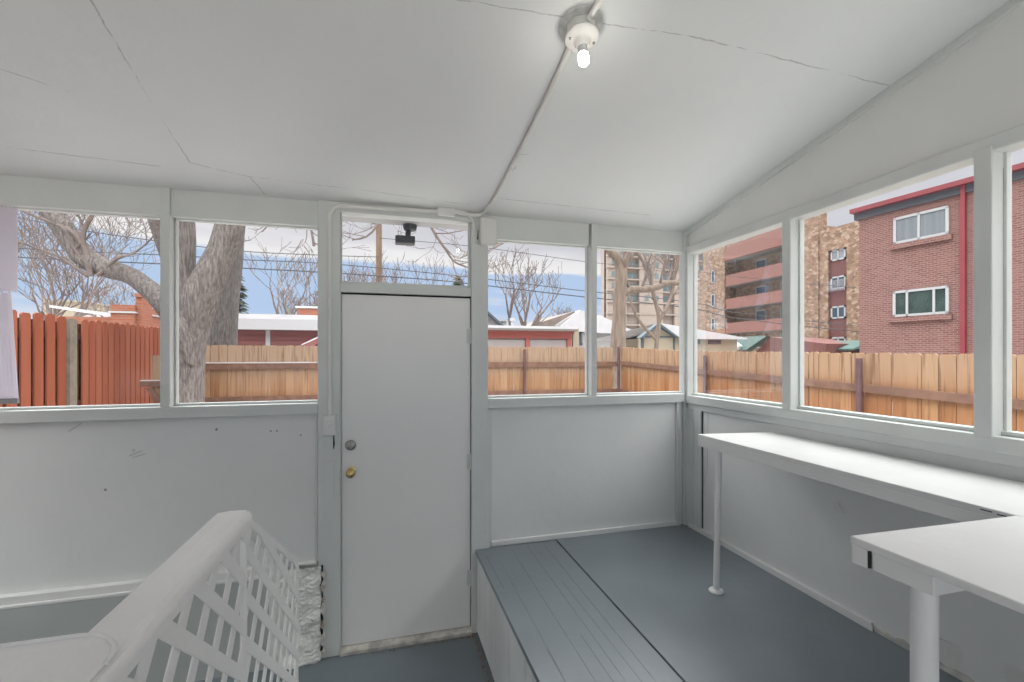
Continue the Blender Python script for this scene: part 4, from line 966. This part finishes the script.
# apartment block with stone cladding and pink balconies (plane X = const)
XA = 38.0
ap = empty('balcony_apartments', (XA, 55, -.12), 'stone-clad apartment block with pink balcony bands', 'building', rz=-pi/2)
def AX(u): return 55-xp(u, 300, XA).y
def AZ(u, v, X_=XA): return xp(u, v, X_).z+.12
aw = MB(); 
xs0, xs1, xs2 = AX(703), AX(727), AX(795)-4
zt1 = AZ(725, 243); zt2 = AZ(725, 249)
aw.box(AX(690), xs0+.3, 1, 12, 0, zt2-1.5); aw.box(xs0, xs1-.4, 0, 12, 0, AZ(712, 246)); aw.box(xs1-.5, xs2+4, 1.6, 12, 0, zt1-.3)
aw.build('wall', m_stonew, ap)
bands = [(725, 262, 250.5), (725, 287, 276), (725, 309.5, 299.5), (725, 333.5, 323.5)]
for i, (u, vb, vt) in enumerate(bands):
    z0_, z1_ = AZ(u, vb), AZ(u, vt)
    bb = MB(); 
    if i == 0: bb.prism([(xs1-.2, z0_), (xs2+4, z0_), (xs2+4, z1_+.5), (xs1+.6, z1_+.2)], 'Y', -.5, .0)
    else: bb.box(xs1-.1, xs2+4, -.1, .05, z0_, z1_)
    bb.build('balcony_band', m_pink, ap)
    MB().box(xs1-.3, xs2+4, -.0, 1.6, z0_-.05, z0_+.12).build('balcony_slab', mat('slab_grey', (.35, .32, .31), .9), ap)
    for k in range(4):
        xa = xs1+2.6+k*3.3
        if xa > xs2+3: break
        win(ap, xa, xa+1.5, z0_-1.75, z0_-.35, 1.6, m_wtrim, .13, mull=(xa+.75,) if k % 2 else ())
for k in range(3):
    z0_ = AZ(712, 283)-k*2.9; win(ap, AX(711.5), AX(715), z0_, z0_+1.5, 0, m_wtrim, .1)
# stone wing next to it
XB = 33.0
sb = empty('stone_wing', (XB, 45, -.12), 'tan stone-clad wing with a maroon window column', 'building', rz=-pi/2)
def BX(u): return 45-xp(u, 300, XB).y
def BZ(u, v): return xp(u, v, XB).z+.12
s0, s1, sT, sE = BX(797), BX(822), BX(825), BX(880)
c0, c1 = BX(828), BX(846.5)
swl = MB(); zlow = BZ(845, 224.3)
swl.box(s0, c0, 0, 10, 0, zlow); swl.box(c1, sE, 0, 10, 0, zlow); swl.box(c0, c1, .3, 10, 0, zlow); swl.box(c0, c1, 0, .3, BZ(837, 249), zlow)
swl.box(s0, sT-.5, -.1, .8, 0, BZ(812, 204)); swl.build('wall', m_stonew, sb)
m_maroon = mat('maroon_panel', (.24, .09, .08), .7, .1, 2)
MB().box(c0, c1, .15, .3, 0, BZ(837, 249)).build('maroon_column', m_maroon, sb)
for v0, v1 in ((260, 249), (289, 276), (318.5, 306), (344, 337)):
    x0_, x1_ = c0+.15, c1-.15; win(sb, x0_, x1_, BZ(837, v0), BZ(837, v1), .15, m_wtrim, .12, mull=((x0_+x1_)/2,), glass=m_farglass if v0 > 270 else mat('curtained_glass', (.45, .48, .52), .3, .2, 1))
rl = MB(); 
for k in range(9): rl.box(c0+.1+k*(c1-c0-.2)/8-.02, c0+.1+k*(c1-c0-.2)/8+.02, -.12, -.08, BZ(837, 291), BZ(837, 280))
rl.build('balcony_bars', m_wtrim, sb)
# green awning + low maroon building in front
ga = empty('green_awning', (28.0, 30, -.12), 'green metal canopy over the low entrance, left of the red brick building', 'awning', rz=-pi/2)
def CX(u): return 30-xp(u, 300, 28.0).y
def CZ(u, v): return xp(u, v, 28.0).z+.12
a0, a1 = CX(824), CX(862)
cn = MB(); cn.prism([(-1.1, CZ(843, 350.5)), (-1.1, CZ(843, 349)), (.6, CZ(843, 340.5)), (.6, CZ(843, 345))], 'X', a0, a1+.3); cn.build('canopy', m_greenroof, ga)
for xx_ in (a0+.2, a1-.2): MB().tube([(xx_, -.9, 0), (xx_, -.9, CZ(843, 350))], .06, 8).build('post', m_dark, ga)
MB().box(a0+.1, a1, .6, 2.2, 0, CZ(843, 345)).build('entrance_wall', m_dark, ga)
mr = empty('maroon_roof_house', (26, 40, -.12), 'low building with green and maroon gable roof behind the right fence', 'building', rz=-pi/2)
def DX(u): return 40-xp(u, 300, 26.0).y
def DZ(u, v): return xp(u, v, 26.0).z+.12
MB().prism([(DX(738), 0), (DX(822), 0), (DX(826), DZ(812, 344)), (DX(770), DZ(770, 337)), (DX(757), DZ(762, 351)), (DX(738), DZ(762, 351))], 'Y', 0, 4).build('wall', mat('maroon_gable', (.26, .10, .09), .8, .1, 2), mr)
MB().add([(DX(738), -.3, DZ(738, 337)), (DX(770), -.3, DZ(770, 336)), (DX(756), -.9, DZ(756, 350)), (DX(750), -.9, DZ(750, 350)), (DX(738), .1, DZ(738, 338)), (DX(770), .1, DZ(770, 337)), (DX(756), -.4, DZ(756, 351)), (DX(750), -.4, DZ(750, 351))],
         [(0, 1, 2, 3), (7, 6, 5, 4), (0, 4, 5, 1), (1, 5, 6, 2), (2, 6, 7, 3), (3, 7, 4, 0)]).build('green_roof', m_greenroof, mr)
MB().prism([(DX(738), DZ(738, 341)), (DX(748), DZ(748, 342)), (DX(754), DZ(753, 346)), (DX(750), DZ(750, 350)), (DX(738), DZ(738, 350))], 'Y', -1.3, -1.0).build('snow_patch', m_snow, mr)

# red brick building
P0 = Vector((18.76, 14.3)); P1 = Vector((19.30, 10.5)); ang = atan2(P1.y-P0.y, P1.x-P0.x)
rb2 = empty('red_brick_building', (P0.x, P0.y, -.12), 'big red brick apartment house outside the right-hand windows', 'building', rz=ang)
dv = (P1-P0).normalized(); nv = Vector((dv.y, -dv.x))
def BP(u, v, off=0.):
    a, b, c = ray(u, v); q = P0-nv*off
    t = (q.dot(nv))/(a*nv.x+b*nv.y); p = Vector((a*t, b*t)); return ((p-P0).dot(dv), H+c*t+.12)
# the side facing the porch is local -y when nv points away from the origin
top = BP(856, 213)[1]+.0
Lb = 26
MB().box(.15, Lb, 0, 9, 0, top-.32).build('wall', m_redbrick, rb2)
MB().box(.0, Lb+.1, -.10, 9, top-.32, top-.05).build('soffit_band', mat('slate_band', (.13, .14, .17), .7), rb2)
MB().box(-.06, Lb+.3, -.30, 9.2, top-.05, top+.12).build('roof_edge', mat('red_metal_edge', (.38, .07, .085), .5, .1, 3), rb2)
wa, wb_ = BP(894, 242), BP(949.5, 208)
za = (BP(894, 243)[1]+BP(949, 236)[1])/2; zb = (BP(894, 218)[1]+BP(949, 206)[1])/2
win(rb2, wa[0], wb_[0], za, zb, 0, m_wtrim, .09, mull=((wa[0]*.52+wb_[0]*.48),), glass=mat('curtained_pane', (.36, .40, .43), .2, .2, 1.5, stretch=(5, 1, .2)))
MB().box(wa[0]-.1, wb_[0]+.1, -.12, .0, za-.2, za-.02).build('brick_sill', m_redbrick, rb2)
wa, wb_ = BP(893.5, 317), BP(949.5, 300)
za = (BP(893.5, 317)[1]+BP(949, 314)[1])/2; zb = (BP(893, 291)[1]+BP(949, 286)[1])/2
wl_ = wb_[0]-wa[0]
win(rb2, wa[0], wb_[0], za, zb, 0, m_wtrim, .09, mull=(wa[0]+wl_*.27, wa[0]+wl_*.75), glass=mat('tree_reflection_paint', (.10, .15, .14), .3, .4, 2, spec=.2))  # mottled dark green pane colour stands in for reflected trees
MB().box(wa[0]-.1, wb_[0]+.1, -.12, .0, za-.2, za-.02).build('brick_sill', m_redbrick, rb2)
for wx in (11.5, 16.5):
    for zz in (za, za+2.9): win(rb2, wx, wx+1.8, zz, zz+1.0, 0, m_wtrim, .09, mull=(wx+.9,))
dx_ = BP(964.5, 250)[0]
MB().box(dx_-.06, dx_+.06, -.14, -.0, 0, top-.05).build('downspout', mat('red_downspout', (.42, .06, .08), .5, .1, 3), rb2)
MB().box(2.6, 3.3, 2, 2.8, top, top+.5).box(2.5, 3.4, 1.9, 2.9, top+.55, top+.63).box(2.7, 2.76, 2, 2.06, top+.4, top+.6).build('roof_vent', mat('vent_grey', (.30, .28, .27), .8), rb2)

# ---- floodlight hanging outside the transom
fl = empty('security_light', (.135, D+.32, 2.56), 'dark grey security light hanging outside the transom', 'light')
p = yp(410, 231, D+.32)-Vector(fl.location)
MB().lathe([(.001, .0), (.045, .0), (.047, -.02), (.040, -.055), (.001, -.06)], Matrix.Translation((p.x, 0, p.z+.06)), 20).build('mount', m_dark, fl)
q_ = yp(405, 240, D+.32)-Vector(fl.location)
MB().box(q_.x-.062, q_.x+.062, -.05, .03, q_.z-.030, q_.z+.018).build('lamp_head', m_dark, fl, bevel=.006)
MB().tube([(p.x-.01, 0, p.z+.01), (p.x-.015, 0, q_.z+.01)], .018, 10).build('swivel', m_dark, fl)
S(MB().box(XL-.1, W+.1, YO+.01, D+.34, 2.533, 2.555).box(XL-.1, -.30, YO, YO+.02, HB+.02, 2.56).box(.52, W+.1, YO, YO+.02, HB+.02, 2.56).build('trim_23', m_wtrim), 'pale outside soffit board above the transom', 'soffit')
bpy.context.view_layer.update()
